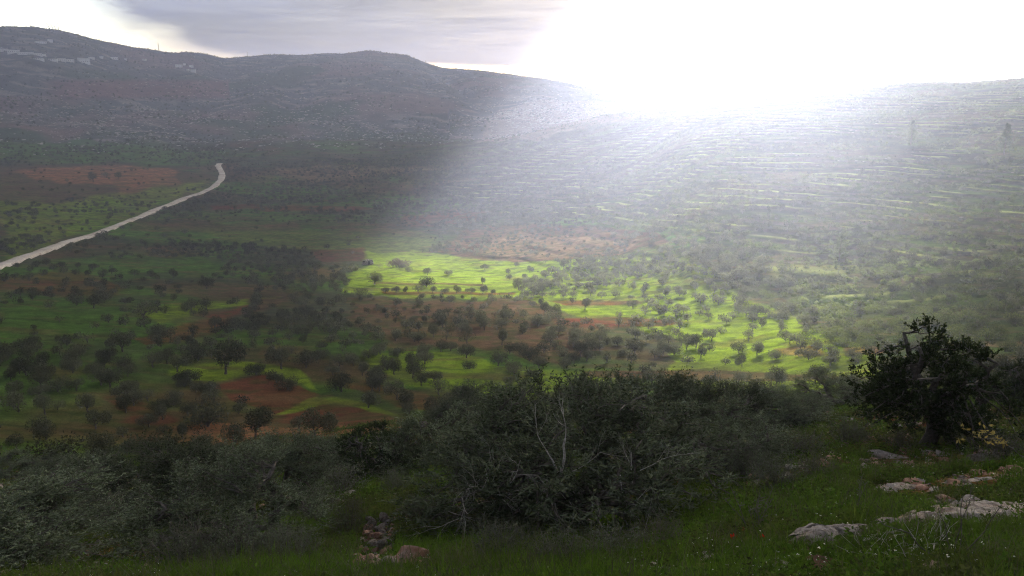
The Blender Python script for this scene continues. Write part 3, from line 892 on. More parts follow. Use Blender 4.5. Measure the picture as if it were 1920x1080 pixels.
for w_ in wds:
    z_ = hh + (.0 if abs(w_) < 3 else -1.2) + (.05 if w_ == 0 else 0)
    wq = w_ * (1 + .38 * wob)
    rv.append(np.stack([cx_ + nx_ * wq, cy_ + ny_ * wq, z_], -1))
rv = np.stack(rv, 1)
k_, w7 = rv.shape[:2]
ri = np.arange(k_ * w7).reshape(k_, w7)
rq = np.stack([ri[:-1, :-1], ri[:-1, 1:], ri[1:, 1:], ri[1:, :-1]], -1).reshape(-1, 4)[:, ::-1]
link('road', mesh_np('road', rv.reshape(-1, 3), rq), M_ROAD, kind='structure')
ROADXY = np.stack([cx_, cy_], -1)

# ------------------------------------------------------------------ olive trees of the valley
SHAPES = [  # words, builder arguments
 ('round-crowned', dict(lobes=6, flat=1.05)),
 ('flat-topped', dict(lobes=6, flat=.75, w=5.8, h=3.9)),
 ('tall narrow', dict(lobes=5, w=4.2, h=5.0, flat=1.15)),
 ('two-headed', dict(lobes=2, flat=1.2, w=6.0)),
 ('leaning', dict(lobes=5, lean=(.9, 0))),
 ('low bushy', dict(lobes=7, w=5.4, h=3.5, trunk_h=.4, low=.02)),
 ('open thin-crowned', dict(lobes=5, flat=.9)),
 ('ragged-crowned', dict(lobes=8, flat=.95, w=5.4)),
]
mid_p, far_p = [], []
for i, (nm, kw) in enumerate(SHAPES):
    nl = 2300 if 'thin' not in nm else 1200
    mid_p.append(far_tree(300 + i, nl * (2 if nm == 'two-headed' else 1) // (2 if nm == 'two-headed' else 1), size=.27, **kw))
    far_p.append(far_tree(340 + i, 400 if 'thin' not in nm else 130, size=.60, **kw))
for a_, b_ in mid_p:
    a_.materials.append(M_BARK); b_.materials.append(M_OLIVE_FAR)

DENS = [  # density of trees, outline in photo pixels (later ones win)
 (.70, [(-100,300),(2000,300),(2000,1100),(-100,1100)]),
 (.38, [(-50,390),(640,400),(640,470),(600,560),(480,600),(250,640),(-50,640)]),
 (.85, [(250,455),(560,460),(600,500),(590,560),(400,540),(330,500),(180,490)]),
 (.62, [(640,556),(1100,560),(1120,700),(900,690),(640,640)]),
 (.25, [(-50,250),(420,250),(420,312),(-50,312)]),
 (.03, [(0,312),(345,310),(420,330),(380,352),(0,388)]),
 (.22, [(-50,385),(330,362),(300,390),(90,465),(-50,500)]),
 (.55, [(-50,440),(105,425),(90,465),(-50,500)]),
 (.05, [(230,415),(560,418),(800,430),(818,470),(770,476),(560,470),(400,455),(230,435)]),
 (.50, [(400,300),(760,300),(860,400),(860,420),(760,400),(650,380),(420,385)]),
 (.12, [(385,383),(700,383),(700,398),(385,398)]),
 (.06, [(50,485),(405,485),(410,520),(240,525),(150,505)]),
 (.06, [(580,468),(690,466),(740,478),(690,505),(600,500)]),
 (.12, [(0,560),(240,575),(240,600),(120,610),(0,625)]),
 (.15, [(270,530),(440,528),(470,570),(300,600),(240,600),(250,560)]),
 (.02, [(240,638),(470,572),(450,595),(330,640)]),
 (.00, [(700,470),(870,478),(1010,488),(960,560),(690,560),(640,548)]),
 (.80, [(1010,488),(1160,480),(1290,500),(1180,560),(960,560)]),
 (.04, [(1000,562),(1200,562),(1270,600),(1200,618),(1030,592)]),
 (.66, [(1250,560),(1650,650),(1640,700),(1450,740),(1100,700),(1100,640)]),
 (.08, [(390,705),(600,728),(640,752),(520,778),(420,750)]),
 (.05, [(500,780),(640,752),(770,785),(640,805),(520,800)]),
 (.25, [(310,672),(480,672),(600,700),(640,735),(500,705),(390,720),(310,708)]),
 (.35, [(690,655),(1150,690),(1180,752),(900,750),(760,720)]),
 (.12, [(310,790),(800,785),(800,835),(0,872),(0,832),(310,825)]),
 (.20, [(0,866),(300,858),(220,905),(0,915)]),
 (.03, [(1085,690),(1640,690),(1640,716),(1085,716)]),
]
def dens(px, py):
    d = np.zeros(len(px))
    for v_, poly in DENS:
        d[in_poly(px, py, poly)] = v_
    return d

# picked out by eye: base pixel and crown width in photo pixels
PICK = [(755,503,13),(767,511,14),(802,516,17),(840,516,15),(909,506,15),(905,532,13),(800,538,27),(703,534,28),(628,541,19),(675,560,28),
 (723,549,15),(743,549,17),(762,549,13),(784,549,20),(811,549,16),(834,550,15),(856,550,18),(883,551,18),(905,551,20),(923,552,13),
 (953,514,12),(967,501,12),(993,511,15),(1057,504,20),(1018,552,22),(972,544,27),(1022,587,24),(943,601,30),(1043,593,28),(1097,581,26),(1187,579,22),(982,523,12),(955,524,12),
 (175,578,32),(197,564,25),(360,586,27),(383,574,16),(334,541,13),(325,521,19),(283,516,12),(252,518,17),(173,508,16),(145,503,12),(115,501,13),(88,498,14),
 (590,509,25),(182,389,10),(222,336,13),(200,334,14),(175,341,17),(388,542,26),(372,676,46),(424,702,64),(528,692,48),(575,690,44),(470,600,22),
 (640,735,44),(690,765,40),(390,800,66),(300,640,44),(270,600,40),(230,660,40),(112,900,60),(190,875,42),(330,905,46),(590,820,60),(480,822,60),(700,722,36),(745,750,40),(1720,665,36)]
cand = []
rg = np.random.default_rng(77)
for (px_, py_, w_) in PICK:
    g_ = ground_at(px_, py_)
    if g_ is None: continue
    dist = np.linalg.norm(g_)
    cand.append((g_[0], g_[1], g_[2], max(.5, w_ * dist / F_PX / 5.2), 1))
picked = np.array([[c_[0], c_[1]] for c_ in cand])
# rows of the groves
sp = 4.3
th = R(14)
ux, uy = np.meshgrid(np.arange(-170, 170), np.arange(-200, 200))
ux, uy = ux.ravel() * sp, uy.ravel() * sp
jx_, jy_ = rg.normal(size=len(ux)) * 1.3, rg.normal(size=len(ux)) * 1.3
gx_ = ux * math.cos(th) - uy * math.sin(th) + jx_
gy_ = ux * math.sin(th) + uy * math.cos(th) + jy_ + 500
gr_ = np.hypot(gx_, gy_)
k = (gr_ > 66) & (gr_ < 1150) & (gy_ > 0)
gx_, gy_ = gx_[k], gy_[k]
gz_ = H(gx_, gy_)
px_, py_, d_ = project(gx_, gy_, gz_)
k = in_frame(px_, py_, d_, 90, 60)
gx_, gy_, gz_, px_, py_ = gx_[k], gy_[k], gz_[k], px_[k], py_[k]
ga_, gr_ = np.arctan2(gx_, gy_), np.hypot(gx_, gy_)
dn = dens(px_, py_) * np.clip(.75 + 1.1 * fbm(gx_ / 35, gy_ / 35, 3, 301), .25, 1.4)
onhill = sstep(R(-14), R(-2), ga_) * sstep(0, 60, gr_ - np.interp(ga_, np.radians([-12, -1, 7, 15, 23, 31]), [900, 540, 450, 310, 190, 165]))
dn = dn * (1 - .55 * onhill)
k = rg.random(len(gx_)) < dn
k &= np.min(np.hypot(gx_[:, None] - picked[None, :, 0], gy_[:, None] - picked[None, :, 1]), axis=1) > 4.5
k &= np.min(np.hypot(gx_[:, None] - ROADXY[None, ::4, 0], gy_[:, None] - ROADXY[None, ::4, 1]), axis=1) > 6.5
gx_, gy_, gz_ = gx_[k], gy_[k], gz_[k]
vis = visible(gx_, gy_, gz_, 4)
gx_, gy_, gz_ = gx_[vis], gy_[vis], gz_[vis]
sc = .32 + .34 * rg.random(len(gx_)) + .22 * np.clip(fbm(gx_ / 40, gy_ / 40, 2, 305), -.6, .8)
cand += [(a, b, c, s, 0) for a, b, c, s in zip(gx_, gy_, gz_, sc)]
cand = np.array(cand)
show = cand[:, 3] / np.linalg.norm(cand[:, :3], axis=1)
cpx, cpy, _ = project(cand[:, 0], cand[:, 1], cand[:, 2] + 2)
inside = in_frame(cpx, cpy, _, 5, 5)
order = np.argsort(-(show + (cand[:, 4] > 0) * .05) * inside)
first, rest = order[:300], order[300:]

REGIONS = [  # where a tree stands, outline in photo pixels (first hit wins)
 ('in the row along the meadow\'s red strip', [(712,538),(935,538),(935,556),(712,556)]),
 ('on the sunlit meadow', [(690,470),(1340,480),(1340,560),(940,590),(640,550)]),
 ('on sunlit grass below the red strips', [(1000,560),(1340,560),(1660,650),(1640,705),(1240,705),(1180,640),(1000,640)]),
 ('on bright grass above the near trees', [(1100,690),(1660,690),(1660,800),(1240,800),(1100,760)]),
 ('beside the ploughed square field', [(370,700),(640,700),(640,785),(370,785)]),
 ('on the red ploughed strip', [(620,690),(840,690),(840,800),(620,800)]),
 ('on dark green beyond the ploughed field', [(290,640),(620,640),(620,700),(290,700)]),
 ('on orange earth below the ploughed field', [(310,785),(840,785),(840,850),(310,850)]),
 ('on the mid-valley green terraces', [(620,640),(1110,640),(1110,800),(620,800)]),
 ('in the brown grove under the meadow', [(620,550),(1110,550),(1110,640),(620,640)]),
 ('in the field below the dirt road', [(0,480),(620,480),(620,560),(0,560)]),
 ('by the red wedge-shaped field', [(220,560),(620,560),(620,640),(220,640)]),
 ('in the shaded grass field at the valley edge', [(0,560),(220,560),(220,640),(0,640)]),
 ('in the dark grove at the valley edge', [(-100,640),(290,640),(290,760),(-100,760)]),
 ('by the lowest shaded field', [(-100,760),(310,760),(310,832),(-100,832)]),
 ('on the orange field under the dark grove', [(-100,832),(420,832),(420,960),(-100,960)]),
 ('beyond the dirt road', [(-100,300),(420,300),(420,480),(-100,480)]),
 ('at the foot of the terraced hill', [(1340,400),(2100,400),(2100,800),(1640,800)]),
 ('on the slope behind the near thickets', [(-200,800),(2200,800),(2200,1200),(-200,1200)]),
 ('on the valley floor', [(-500,0),(2500,0),(2500,1300),(-500,1300)]),
]
def region(px, py):
    for nm, poly in REGIONS:
        if in_poly(np.array([px]), np.array([py]), poly)[0]:
            return nm
    return 'on the valley floor'

recs = []
for i in first:
    x, y, z, s, pk = cand[i]
    pi_ = int(rg.integers(len(SHAPES)))
    bp_ = project(x, y, z)
    recs.append([x, y, z, s, pi_, region(float(bp_[0]), float(bp_[1])), float(bp_[0])])
def sizeword(s): return 'small' if s < .54 else ('large' if s > .70 else 'mid-sized')
from collections import defaultdict
buckets = defaultdict(list)
for r_ in recs:
    buckets[(sizeword(r_[3]), SHAPES[r_[4]][0], r_[5])].append(r_)
ORD = ['leftmost', 'second from left', 'third from left', 'fourth from left', 'fifth from left', 'sixth from left', 'seventh from left', 'eighth from left', 'ninth from left', 'tenth from left', 'eleventh from left', 'twelfth from left', 'thirteenth from left', 'fourteenth from left', 'fifteenth from left', 'sixteenth from left', 'seventeenth from left', 'eighteenth from left']
for (sw, shp, reg), rs_ in buckets.items():
    rs_.sort(key=lambda r_: r_[6])
    for k, r_ in enumerate(rs_):
        extra = '' if len(rs_) == 1 else (', ' + (('leftmost', 'rightmost')[k] if len(rs_) == 2 else ORD[min(k, 17)]))
        r_.append('%s %s olive %s%s' % (sw, shp, reg, extra))
        x, y, z, s, pi_ = r_[:5]
        e = bpy.data.objects.new('olive_tree', None); COL.objects.link(e)
        e.location = (x, y, z); e.rotation_euler = (0, 0, rg.random() * 6.28 if shp != 'leaning' else rg.normal() * .4)
        e.scale = (s, s, s * (.92 + .16 * rg.random())); e.empty_display_size = .3
        e['label'], e['category'], e['group'] = r_[7], 'olive tree', 'olive trees of the valley groves'
        for nm, mm in (('trunk', mid_p[pi_][0]), ('crown', mid_p[pi_][1])):
            link(nm, mm, parent=e)
rc = cand[rest]
scatter('olive_grove', rc[:, :3], rg.random(len(rc)) * 6.28, rc[:, 3], rg.integers(0, len(far_p), len(rc)),
        [[(a_, M_BARK), (b_, M_OLIVE_FAR)] for a_, b_ in far_p])

# ------------------------------------------------------------------ right hillside: bushes and scrub
bp_p = [bush(400 + i, 420, 3.0 + .5 * (i % 3), 2.2 + .3 * (i % 2), 4 + i % 4, .26) for i in range(6)]
for a_, b_ in bp_p:
    a_.materials.append(M_BARK); b_.materials.append(M_SCRUB)
fb_p = [bush(420 + i, 90, 2.6, 1.7, 4, .5) for i in range(5)]
N_ = 95000
a0 = R(-14) + rg.random(N_) * R(52); r0 = np.sqrt(rg.random(N_)) * 1000
hx, hy = r0 * np.sin(a0), r0 * np.cos(a0)
lim = np.interp(a0, np.radians([-14, -1, 7, 15, 23, 31, 38]), [950, 560, 440, 290, 160, 140, 140])
k = (r0 > lim + 40 * fbm(hx / 30, hy / 30, 2, 401))
hx, hy = hx[k], hy[k]
a0_h = a0[k]
hz = H(hx, hy)
lowr = sstep(R(14), R(26), a0_h) * (1 - sstep(250, 400, np.hypot(hx, hy)))
cl = .35 * lowr + fbm(hx / 22, hy / 14, 4, 403) - .55 * H(hx, hy, LIPG)
k = rg.random(len(hx)) < np.clip(.50 + 1.3 * cl, .03, 1)
hx, hy, hz = hx[k], hy[k], hz[k]
px_, py_, d_ = project(hx, hy, hz)
k = in_frame(px_, py_, d_, 60, 40)
hx, hy, hz = hx[k], hy[k], hz[k]
k = visible(hx, hy, hz, 3)
hx, hy, hz = hx[k], hy[k], hz[k]
hd = np.sqrt(hx**2 + hy**2 + hz**2)
sc = .22 + .68 * rg.random(len(hx)) ** 2.2
print('hill scrub', len(hx), 'olives', len(cand))
# countable round bushes on the lower hillside
big = np.argsort(-(sc / hd) * (hd < 330))[:220]
bb = []
for i in big:
    bx, by, _z = project(hx[i], hy[i], hz[i])
    band = ['lowest', 'second', 'third', 'fourth', 'fifth', 'sixth', 'seventh', 'eighth', 'ninth', 'tenth'][int(np.clip((640 - by) // 18, 0, 9))] + ' terrace'
    side = 'behind the black evergreen' if bx > 1640 and by > 590 else 'near the sunlit grove' if bx < 1400 else 'of the hillside' if bx < 1660 else 'of the shaded end'
    sw = 'small' if sc[i] < .72 else 'broad'
    bb.append([i, (sw, ('lobed', 'round', 'spreading')[int(rg.integers(3))], band, side), float(bx)])
bk = defaultdict(list)
for b_ in bb: bk[b_[1]].append(b_)
for key, bs_ in bk.items():
    bs_.sort(key=lambda q_: q_[2])
    for k, b_ in enumerate(bs_):
        i = b_[0]
        extra = '' if len(bs_) == 1 else ', ' + ORD[min(k, 17)]
        e = bpy.data.objects.new('hillside_bush', None); COL.objects.link(e)
        s = float(sc[i]) * 1.1; e.location = (hx[i], hy[i], hz[i]); e.rotation_euler = (0, 0, rg.random() * 6.28); e.scale = (s, s, s); e.empty_display_size = .3
        e['label'] = '%s %s bush on the %s %s%s' % (*key, extra)
        e['category'], e['group'] = 'bush', 'bushes on the terraced hillside'
        a_, b2 = bp_p[{'lobed': 0, 'round': 1, 'spreading': 2}[key[1]] + 3 * int(rg.integers(2))]
        link('stems', a_, parent=e); link('foliage', b2, parent=e)
k = np.ones(len(hx), bool); k[big] = False
scatter('hillside_scrub', np.stack([hx, hy, hz], -1)[k], rg.random(k.sum()) * 6.28, sc[k], rg.integers(0, 5, k.sum()), [[(a_, M_BARK), (b_, M_SCRUB)] for a_, b_ in fb_p])

# ------------------------------------------------------------------ far hill: scrub, pale rocks
N_ = 26000
a0 = R(-38) + rg.random(N_) * R(62); r0 = np.sqrt(1000**2 + rg.random(N_) * (2560**2 - 1000**2))
fx, fy = r0 * np.sin(a0), r0 * np.cos(a0); fz = H(fx, fy)
px_, py_, d_ = project(fx, fy, fz)
k = in_frame(px_, py_, d_, 20, 20) & (rg.random(N_) < np.clip(.45 + .9 * fbm(fx / 120, fy / 80, 4, 501), .05, 1))
fx, fy, fz = fx[k], fy[k], fz[k]
k = visible(fx, fy, fz, 4)
fx, fy, fz = fx[k], fy[k], fz[k]
scatter('far_scrub', np.stack([fx, fy, fz], -1), rg.random(len(fx)) * 6.28, .8 + 1.3 * rg.random(len(fx)) ** 2, rg.integers(0, 5, len(fx)), [[(a_, M_BARK), (b_, M_SCRUB)] for a_, b_ in fb_p])
print('far scrub', len(fx))
slab = [rock_mesh(520 + i, 1, (2.2, .9, .55), 4, .25, 'slab') for i in range(5)]
N_ = 90000
a0 = R(-38) + rg.random(N_) * R(62); r0 = np.sqrt(1060**2 + rg.random(N_) * (2450**2 - 1060**2))
fx, fy = r0 * np.sin(a0), r0 * np.cos(a0); fz = H(fx, fy)
px_, py_, d_ = project(fx, fy, fz)
pr = .06 + .6 * np.exp(-((py_ - 225) / 35) ** 2) * sstep(-.35, .5, fbm(fx / 150, fy / 60, 4, 511))
pr += .5 * in_poly(px_, py_, [(930,215),(1000,185),(1120,195),(1200,205),(1000,262),(900,270)])
pr += .4 * in_poly(px_, py_, [(100,215),(420,215),(300,268),(90,262)]) * sstep(-.3, .4, fbm(fx / 90, fy / 40, 3, 513))
k = in_frame(px_, py_, d_, 20, 20) & (rg.random(N_) < pr)
fx, fy, fz = fx[k], fy[k], fz[k]
k = visible(fx, fy, fz, 3)
fx, fy, fz = fx[k], fy[k], fz[k]
scatter('far_rocks', np.stack([fx, fy, fz + .3], -1), rg.normal(size=len(fx)) * .25 - np.arctan2(fx, fy), .35 + 1.1 * rg.random(len(fx)) ** 2.2, rg.integers(0, 5, len(fx)), [[(a_, M_FARROCK)] for a_ in slab])
# ledge stones on the near hill, along the terrace lips
N_ = 30000
a0 = R(-10) + rg.random(N_) * R(48); r0 = np.sqrt(rg.random(N_)) * 950
fx, fy = r0 * np.sin(a0), r0 * np.cos(a0); fz = H(fx, fy)
eps = 2.0
slope = (H(fx * (1 + eps / r0), fy * (1 + eps / r0)) - H(fx * (1 - eps / r0), fy * (1 - eps / r0))) / (2 * eps)
lim = np.interp(a0, np.radians([-14, -1, 7, 15, 23, 31, 38]), [900, 540, 430, 280, 170, 150, 150])
px_, py_, d_ = project(fx, fy, fz)
k = (r0 > lim) & in_frame(px_, py_, d_, 20, 20) & (slope > .28) & (rg.random(N_) < np.clip(.35 + fbm(fx / 40, fy / 30, 3, 531), 0, 1))
fx, fy, fz = fx[k], fy[k], fz[k]
k = visible(fx, fy, fz, 2)
fx, fy, fz = fx[k], fy[k], fz[k]
scatter('terrace_stones', np.stack([fx, fy, fz + .1], -1), rg.normal(size=len(fx)) * .3 - np.arctan2(fx, fy), .25 + .4 * rg.random(len(fx)), rg.integers(0, 5, len(fx)), [[(a_, M_ROCK)] for a_ in slab])
print('stones', len(fx))

# ------------------------------------------------------------------ buildings and masts on the far hill
def box(g, x0, x1, y0, y1, z0, z1):
    v = [(x0,y0,z0),(x1,y0,z0),(x1,y1,z0),(x0,y1,z0),(x0,y0,z1),(x1,y0,z1),(x1,y1,z1),(x0,y1,z1)]
    g.add(v, [(0,3,2,1),(4,5,6,7),(0,1,5,4),(1,2,6,5),(2,3,7,6),(3,0,4,7)])
HOUSES = [(6,97,14,4,'long pale building at the cut edge of the hill village, highest in its row'),(26,100,17,5,'long pale building second in the sloping row of the hill village'),
 (49,103,22,4,'longest pale building in the sloping row of the hill village'),(72,105,11,4,'short pale building after the longest one in the sloping row'),(82,106,7,3,'small pale house closing the upper sloping row'),
 (73,113,15,3,'faint low building just under the sloping row'),(99,115,12,4,'pale building opening the lower village row'),(116,116,12,5,'pale building in the middle of the lower village row'),
 (131,117,13,4,'pale building closing the lower village row'),(159,119,16,8,'tallest pale building of the village, standing apart from the rows'),(149,115,5,5,'small house against the tallest village building'),
 (171,111,9,3,'faint low house above and beyond the tallest village building'),(190,111,5,4,'tiny pale house alone between village and wide white house'),(215,112,11,4,'wide white house alone on the bare slope'),
 (236,114,4,3,'tiny pale house beyond the wide white house'),(270,114,6,3,'small low house under the saddle mast'),(77,82,16,3,'faint long building high above the sloping row'),(95,80,7,5,'pale house high above the sloping row'),
 (336,127,11,5,'largest white house of the small cluster under the saddle'),(359,127,7,4,'white house topmost at the far end of the small cluster'),(362,136,8,5,'white house lowest in the small cluster'),
 (352,135,4,4,'tiny house beside the lowest white house of the small cluster'),(346,123,4,3,'tiny house topmost in the small cluster')]
for (px, py, wp, hp, lab) in HOUSES:
    g_ = ground_at(px, py)
    if g_ is None: continue
    d = np.linalg.norm(g_); w_, h_ = wp * d / F_PX, hp * d / F_PX
    e = bpy.data.objects.new('village_house', None); COL.objects.link(e)
    az_ = math.atan2(g_[0], g_[1]); e.location = tuple(g_); e.rotation_euler = (0, 0, -az_ + random.uniform(-.2, .2))
    e['label'], e['category'], e['group'] = lab, 'house', 'pale houses on the far hill'
    g = Geo(); box(g, -w_/2, w_/2, 0, 8, -3, h_); link('wall', g.mesh('house_wall', False), M_WALLP, e)
    g = Geo(); box(g, -w_/2 - .3, w_/2 + .3, -.3, 8.3, h_, h_ + .35); link('roof', g.mesh('house_roof', False), M_ROOF, e)
    if wp >= 11:
        nw = max(2, int(w_ / 3.5))
        g = Geo(); box(g, -.5, .5, -.06, -.004, 1.0, 2.3); wm = g.mesh('house_window', False)
        for k in range(nw):
            wo = link('window', wm, M_GLASS, e); wo.location = ((k + .5) / nw * w_ - w_ / 2, 0, h_ * .25)

def mast(px, py, hpx, label, lean=0.0, arms=3):
    g_ = ground_at(px, py)
    if g_ is None: g_ = ground_at(px, py + 2)
    d = np.linalg.norm(g_); h_ = hpx * d / F_PX
    e = bpy.data.objects.new('radio_mast', None); COL.objects.link(e)
    e.location = tuple(g_); e.rotation_euler = (0, lean, 0)
    e['label'], e['category'] = label, 'mast'
    g = Geo(); tube(g, [(0, 0, -2), (0, 0, h_ * .5), (0, 0, h_)], [.9, .7, .5], 6); link('pole', g.mesh('mast_pole'), M_METAL, e)
    for k in range(arms):
        g = Geo(); box(g, -1.6, 1.6, -.15, .15, -.12, .12); a_ = link('crossarm', g.mesh('mast_crossarm', False), M_METAL, e); a_.location = (0, 0, h_ * (.6 + .15 * k))
mast(298, 94, 12, 'thin mast on the saddle of the far hill')
mast(464, 106, 8, 'shorter thin mast on the low far skyline beyond the saddle')
mast(798, 119, 5, 'tiny post on the skyline where the cloud lifts off the hill')
mast(95, 54, 12, 'leaning pole first of the cluster on the highest hilltop', -.5)
mast(100, 55, 9, 'leaning pole in the middle of the hilltop cluster', -.4)
mast(105, 56, 9, 'leaning pole next to the upright one on the hilltop', -.35)
mast(110, 57, 12, 'upright pole closing the cluster on the highest hilltop', 0)

# ------------------------------------------------------------------ conifers on the terraced hill
def conifer(seed):
    rg = np.random.default_rng(seed)
    gt, gc = Geo(), Geo()
    tube(gt, bent(np.array([0, 0, -.4]), np.array([0, 0, 8.6]), rg, 6, .02), [.22, .18, .14, .1, .06, .03], 6)
    for k in range(11):
        z = 1.2 + k * .68; r_ = 2.1 * (1 - (z - .6) / 9.2) ** .9 * (.8 + .4 * rg.random())
        for j in range(7):
            an = rg.random() * 6.28
            e = np.array([math.cos(an) * r_, math.sin(an) * r_, z - .1 + .3 * rg.random()])
            n = 16
            f = (.25 + .75 * rg.random((n, 1)))
            c = np.array([0, 0, z]) + (e - np.array([0, 0, z])) * f + rg.normal(size=(n, 3)) * .17
            leaves(gc, c, rg.normal(size=(n, 3)) + unit(e) * 1.2, .5 * (.6 + .6 * rg.random(n)), .2, rg)
    return gt.mesh('conifer_trunk'), gc.mesh('conifer_crown', False)
cn = [conifer(601), conifer(602)]
for a_, b_ in cn: a_.materials.append(M_BARK); b_.materials.append(M_PINE)
for i, (px, py, hp, lab) in enumerate([(1707,272,48,'tall hazy conifer highest on the bright terraced hill'),(1882,290,56,'tall conifer on the terraced hill nearest the cut edge'),
   (1573,490,58,'broad pale-topped conifer low on the terraced hill'),(1440,412,24,'small pointed conifer alone on the lit part of the terraced hill'),(1650,286,22,'small conifer just below the tallest hazy one'),
   (1384,250,16,'faint small conifer in the brightest haze near the crest')]):
    g_ = ground_at(px, py); d = np.linalg.norm(g_); s = hp * d / F_PX / 8.6
    e = bpy.data.objects.new('conifer_tree', None); COL.objects.link(e); e.location = tuple(g_); e.scale = (s * .95, s * .95, s * .85); e.rotation_euler = (0, 0, i * 1.3)
    e['label'], e['category'] = lab, 'conifer'
    link('trunk', cn[i % 2][0], parent=e); link('crown', cn[i % 2][1], parent=e)

# ------------------------------------------------------------------ ruined hut and thicket by the meadow
g_ = ground_at(690, 497); d = np.linalg.norm(g_)
e = bpy.data.objects.new('ruined_hut', None); COL.objects.link(e); e.location = tuple(g_); e.rotation_euler = (0, 0, .25)
e['label'], e['category'] = 'small ruined stone hut with a dark doorway beside the thicket by the sunlit meadow', 'ruin'
sm = [rock_mesh(640 + i, 1, (.42, .3, .22), 4, .15, 'hut_stone') for i in range(5)]
for s_ in sm: s_.materials.append(M_ROCK)
for row in range(9):
    for cx0 in np.arange(-2.6, 2.7, .62):
        x_ = cx0 + (.3 if row % 2 else 0)
        if abs(x_ - .5) < .55 and row < 6: continue
        top = 8 - 2.2 * abs(x_ + .1)
        if row > max(3, top + random.uniform(-1, 1)): continue
        for yy in ((0, 2.8) if row < 7 else (0,)):
            o = link('stone', sm[random.randrange(5)], parent=e); o.location = (x_, yy + random.uniform(-.06, .06), .15 + row * .36)
            o.rotation_euler = (0, 0, random.uniform(-.2, .2)); o.scale = (random.uniform(.85, 1.1),) * 3
g = Geo(); box(g, -2.5, 2.5, .5, 2.4, -.4, 2.2); link('hut_core', g.mesh('hut_core', False), rough_mat('dark_core', [(.03, .025, .02), (.05, .04, .03)]), e)  # dark block filling the hut behind its doorway gap
e = bpy.data.objects.new('thicket', None); COL.objects.link(e); g_ = ground_at(742, 501); e.location = tuple(g_)
e['label'], e['category'] = 'wide purplish-brown thicket mound beside the ruined hut at the meadow corner', 'thicket'
rg2 = np.random.default_rng(650); g, gs = Geo(), Geo()
for k in range(26):
    c = np.array([rg2.normal() * 4.2, rg2.normal() * 2.2, 0]); c[0] = np.clip(c[0], -8, 9); c[2] = 1.2 + 2.4 * math.exp(-((c[0] + 1) / 5) ** 2) * rg2.random()
    p = in_ball(rg2, 150, .2) * np.array([2.0, 1.8, 1.5]); leaves(g, c + p, rg2.normal(size=p.shape), .4, .2, rg2)
    tube(gs, bent(np.array([c[0], c[1], -.5]), c, rg2, 4, .1), .08, 4)
link('foliage', g.mesh('thicket_leaves', False), leaf_mat('thicket_leaves', (.075, .06, .05), (.12, .095, .085), .2, .1), e)
link('stems', gs.mesh('thicket_stems'), M_BARK, e)

# ------------------------------------------------------------------ near slope: trees
P_NEAR = [near_tree(701, w=5.0, h=4.0, tips=240, low=.0), near_tree(702, w=4.6, h=4.2, tips=170, low=.02, upright=.8),
          near_tree(703, w=5.4, h=3.8, tips=190, low=.0, upright=.35, lean=(.3, 0)), near_tree(704, w=4.2, h=4.4, tips=160, low=.05, upright=.6)]
P_OAK = near_tree(710, w=4.6, h=4.2, tips=170, shoots=10, lv=15, leaf=(.085, .045), low=.02, upright=.7, sl=(.18, .42))
for pr_, lm in [(p, M_OLIVE) for p in P_NEAR] + [(P_OAK, M_OAK)]:
    for mm, mt in zip(pr_, (M_BARK, M_BARK, M_TWIG, lm)): mm.materials.append(mt)
NEAR = [ # px centre, py base, r, crown width px, height px, proto, rotation, label
 (1075,1068,14,480,328,0,0.3,'big olive with a bleached dead fork, centre of the near thicket'),
 (1330,985,18,270,215,2,1.2,'spreading olive of grey shoots just beyond the big forked one, towards the grass slope'),
 (880,955,22,240,190,1,2.2,'dark upright olive pressed against the big forked olive, over the stone heap'),
 (985,850,30,210,130,2,4.0,'wispy olive rising behind the crown of the big forked olive'),
 (708,893,28,150,100,4,2.0,'compact dark evergreen bush-tree above the stone heap'),
 (1225,870,30,200,165,3,3.1,'olive behind the big forked olive with its top against the bright field'),
 (1330,860,36,180,135,1,5.2,'dark olive crown between the bright grass and the spreading grey olive'),
 (1450,810,42,150,75,0,.9,'low grey olive at the foot of the bright grass field'),
 (1560,800,46,170,90,2,1.9,'low wide olive left beside the black-green evergreen'),
 (1745,838,25,225,225,4,0.0,'black-green evergreen tree standing tallest on the near slope'),
 (1925,775,32,100,100,4,1.1,'dark evergreen cut by the edge beyond the orange bank'),
 (1838,775,36,120,95,1,2.9,'grey olive between the two dark evergreens'),
 (450,1150,13,320,250,1,.4,'big shaggy olive above the orange bank, nearest in the dark corner thicket'),
 (20,1165,12,290,240,3,1.6,'very dark olive in the bottom corner of the view'),
 (255,985,25,230,130,0,2.7,'olive with open dark trunk behind the shaggy olive'),
 (95,1005,26,170,110,2,3.8,'flat dark olive over the corner olive'),
 (520,960,27,200,120,3,4.4,'olive joining the shaggy olive and the slope shrubs'),
 (400,945,34,170,95,1,5.0,'pale-tipped olive at the upper rim of the dark thicket'),
 (610,900,38,130,70,0,5.6,'small dark olive on the rim next to the compact evergreen'),
 (170,940,36,170,75,3,.1,'low olive on the rim below the orange field'),
 (20,955,38,150,70,1,2.1,'low olive at the cut edge below the orange field'),
 (1130,800,48,150,80,1,1.0,'small olive peeping over the thicket towards the red earth'),
 (870,800,50,150,70,3,2.0,'small olive above the dark upright olive, near the red patch'),
]
def at_range(px, py, r):
    """ground point at horizontal range r in the direction of a pixel"""
    a = float(az_of(px, py)); x, y = r * math.sin(a), r * math.cos(a)
    return np.array([x, y, float(H(x, y))])
NEARXY = []
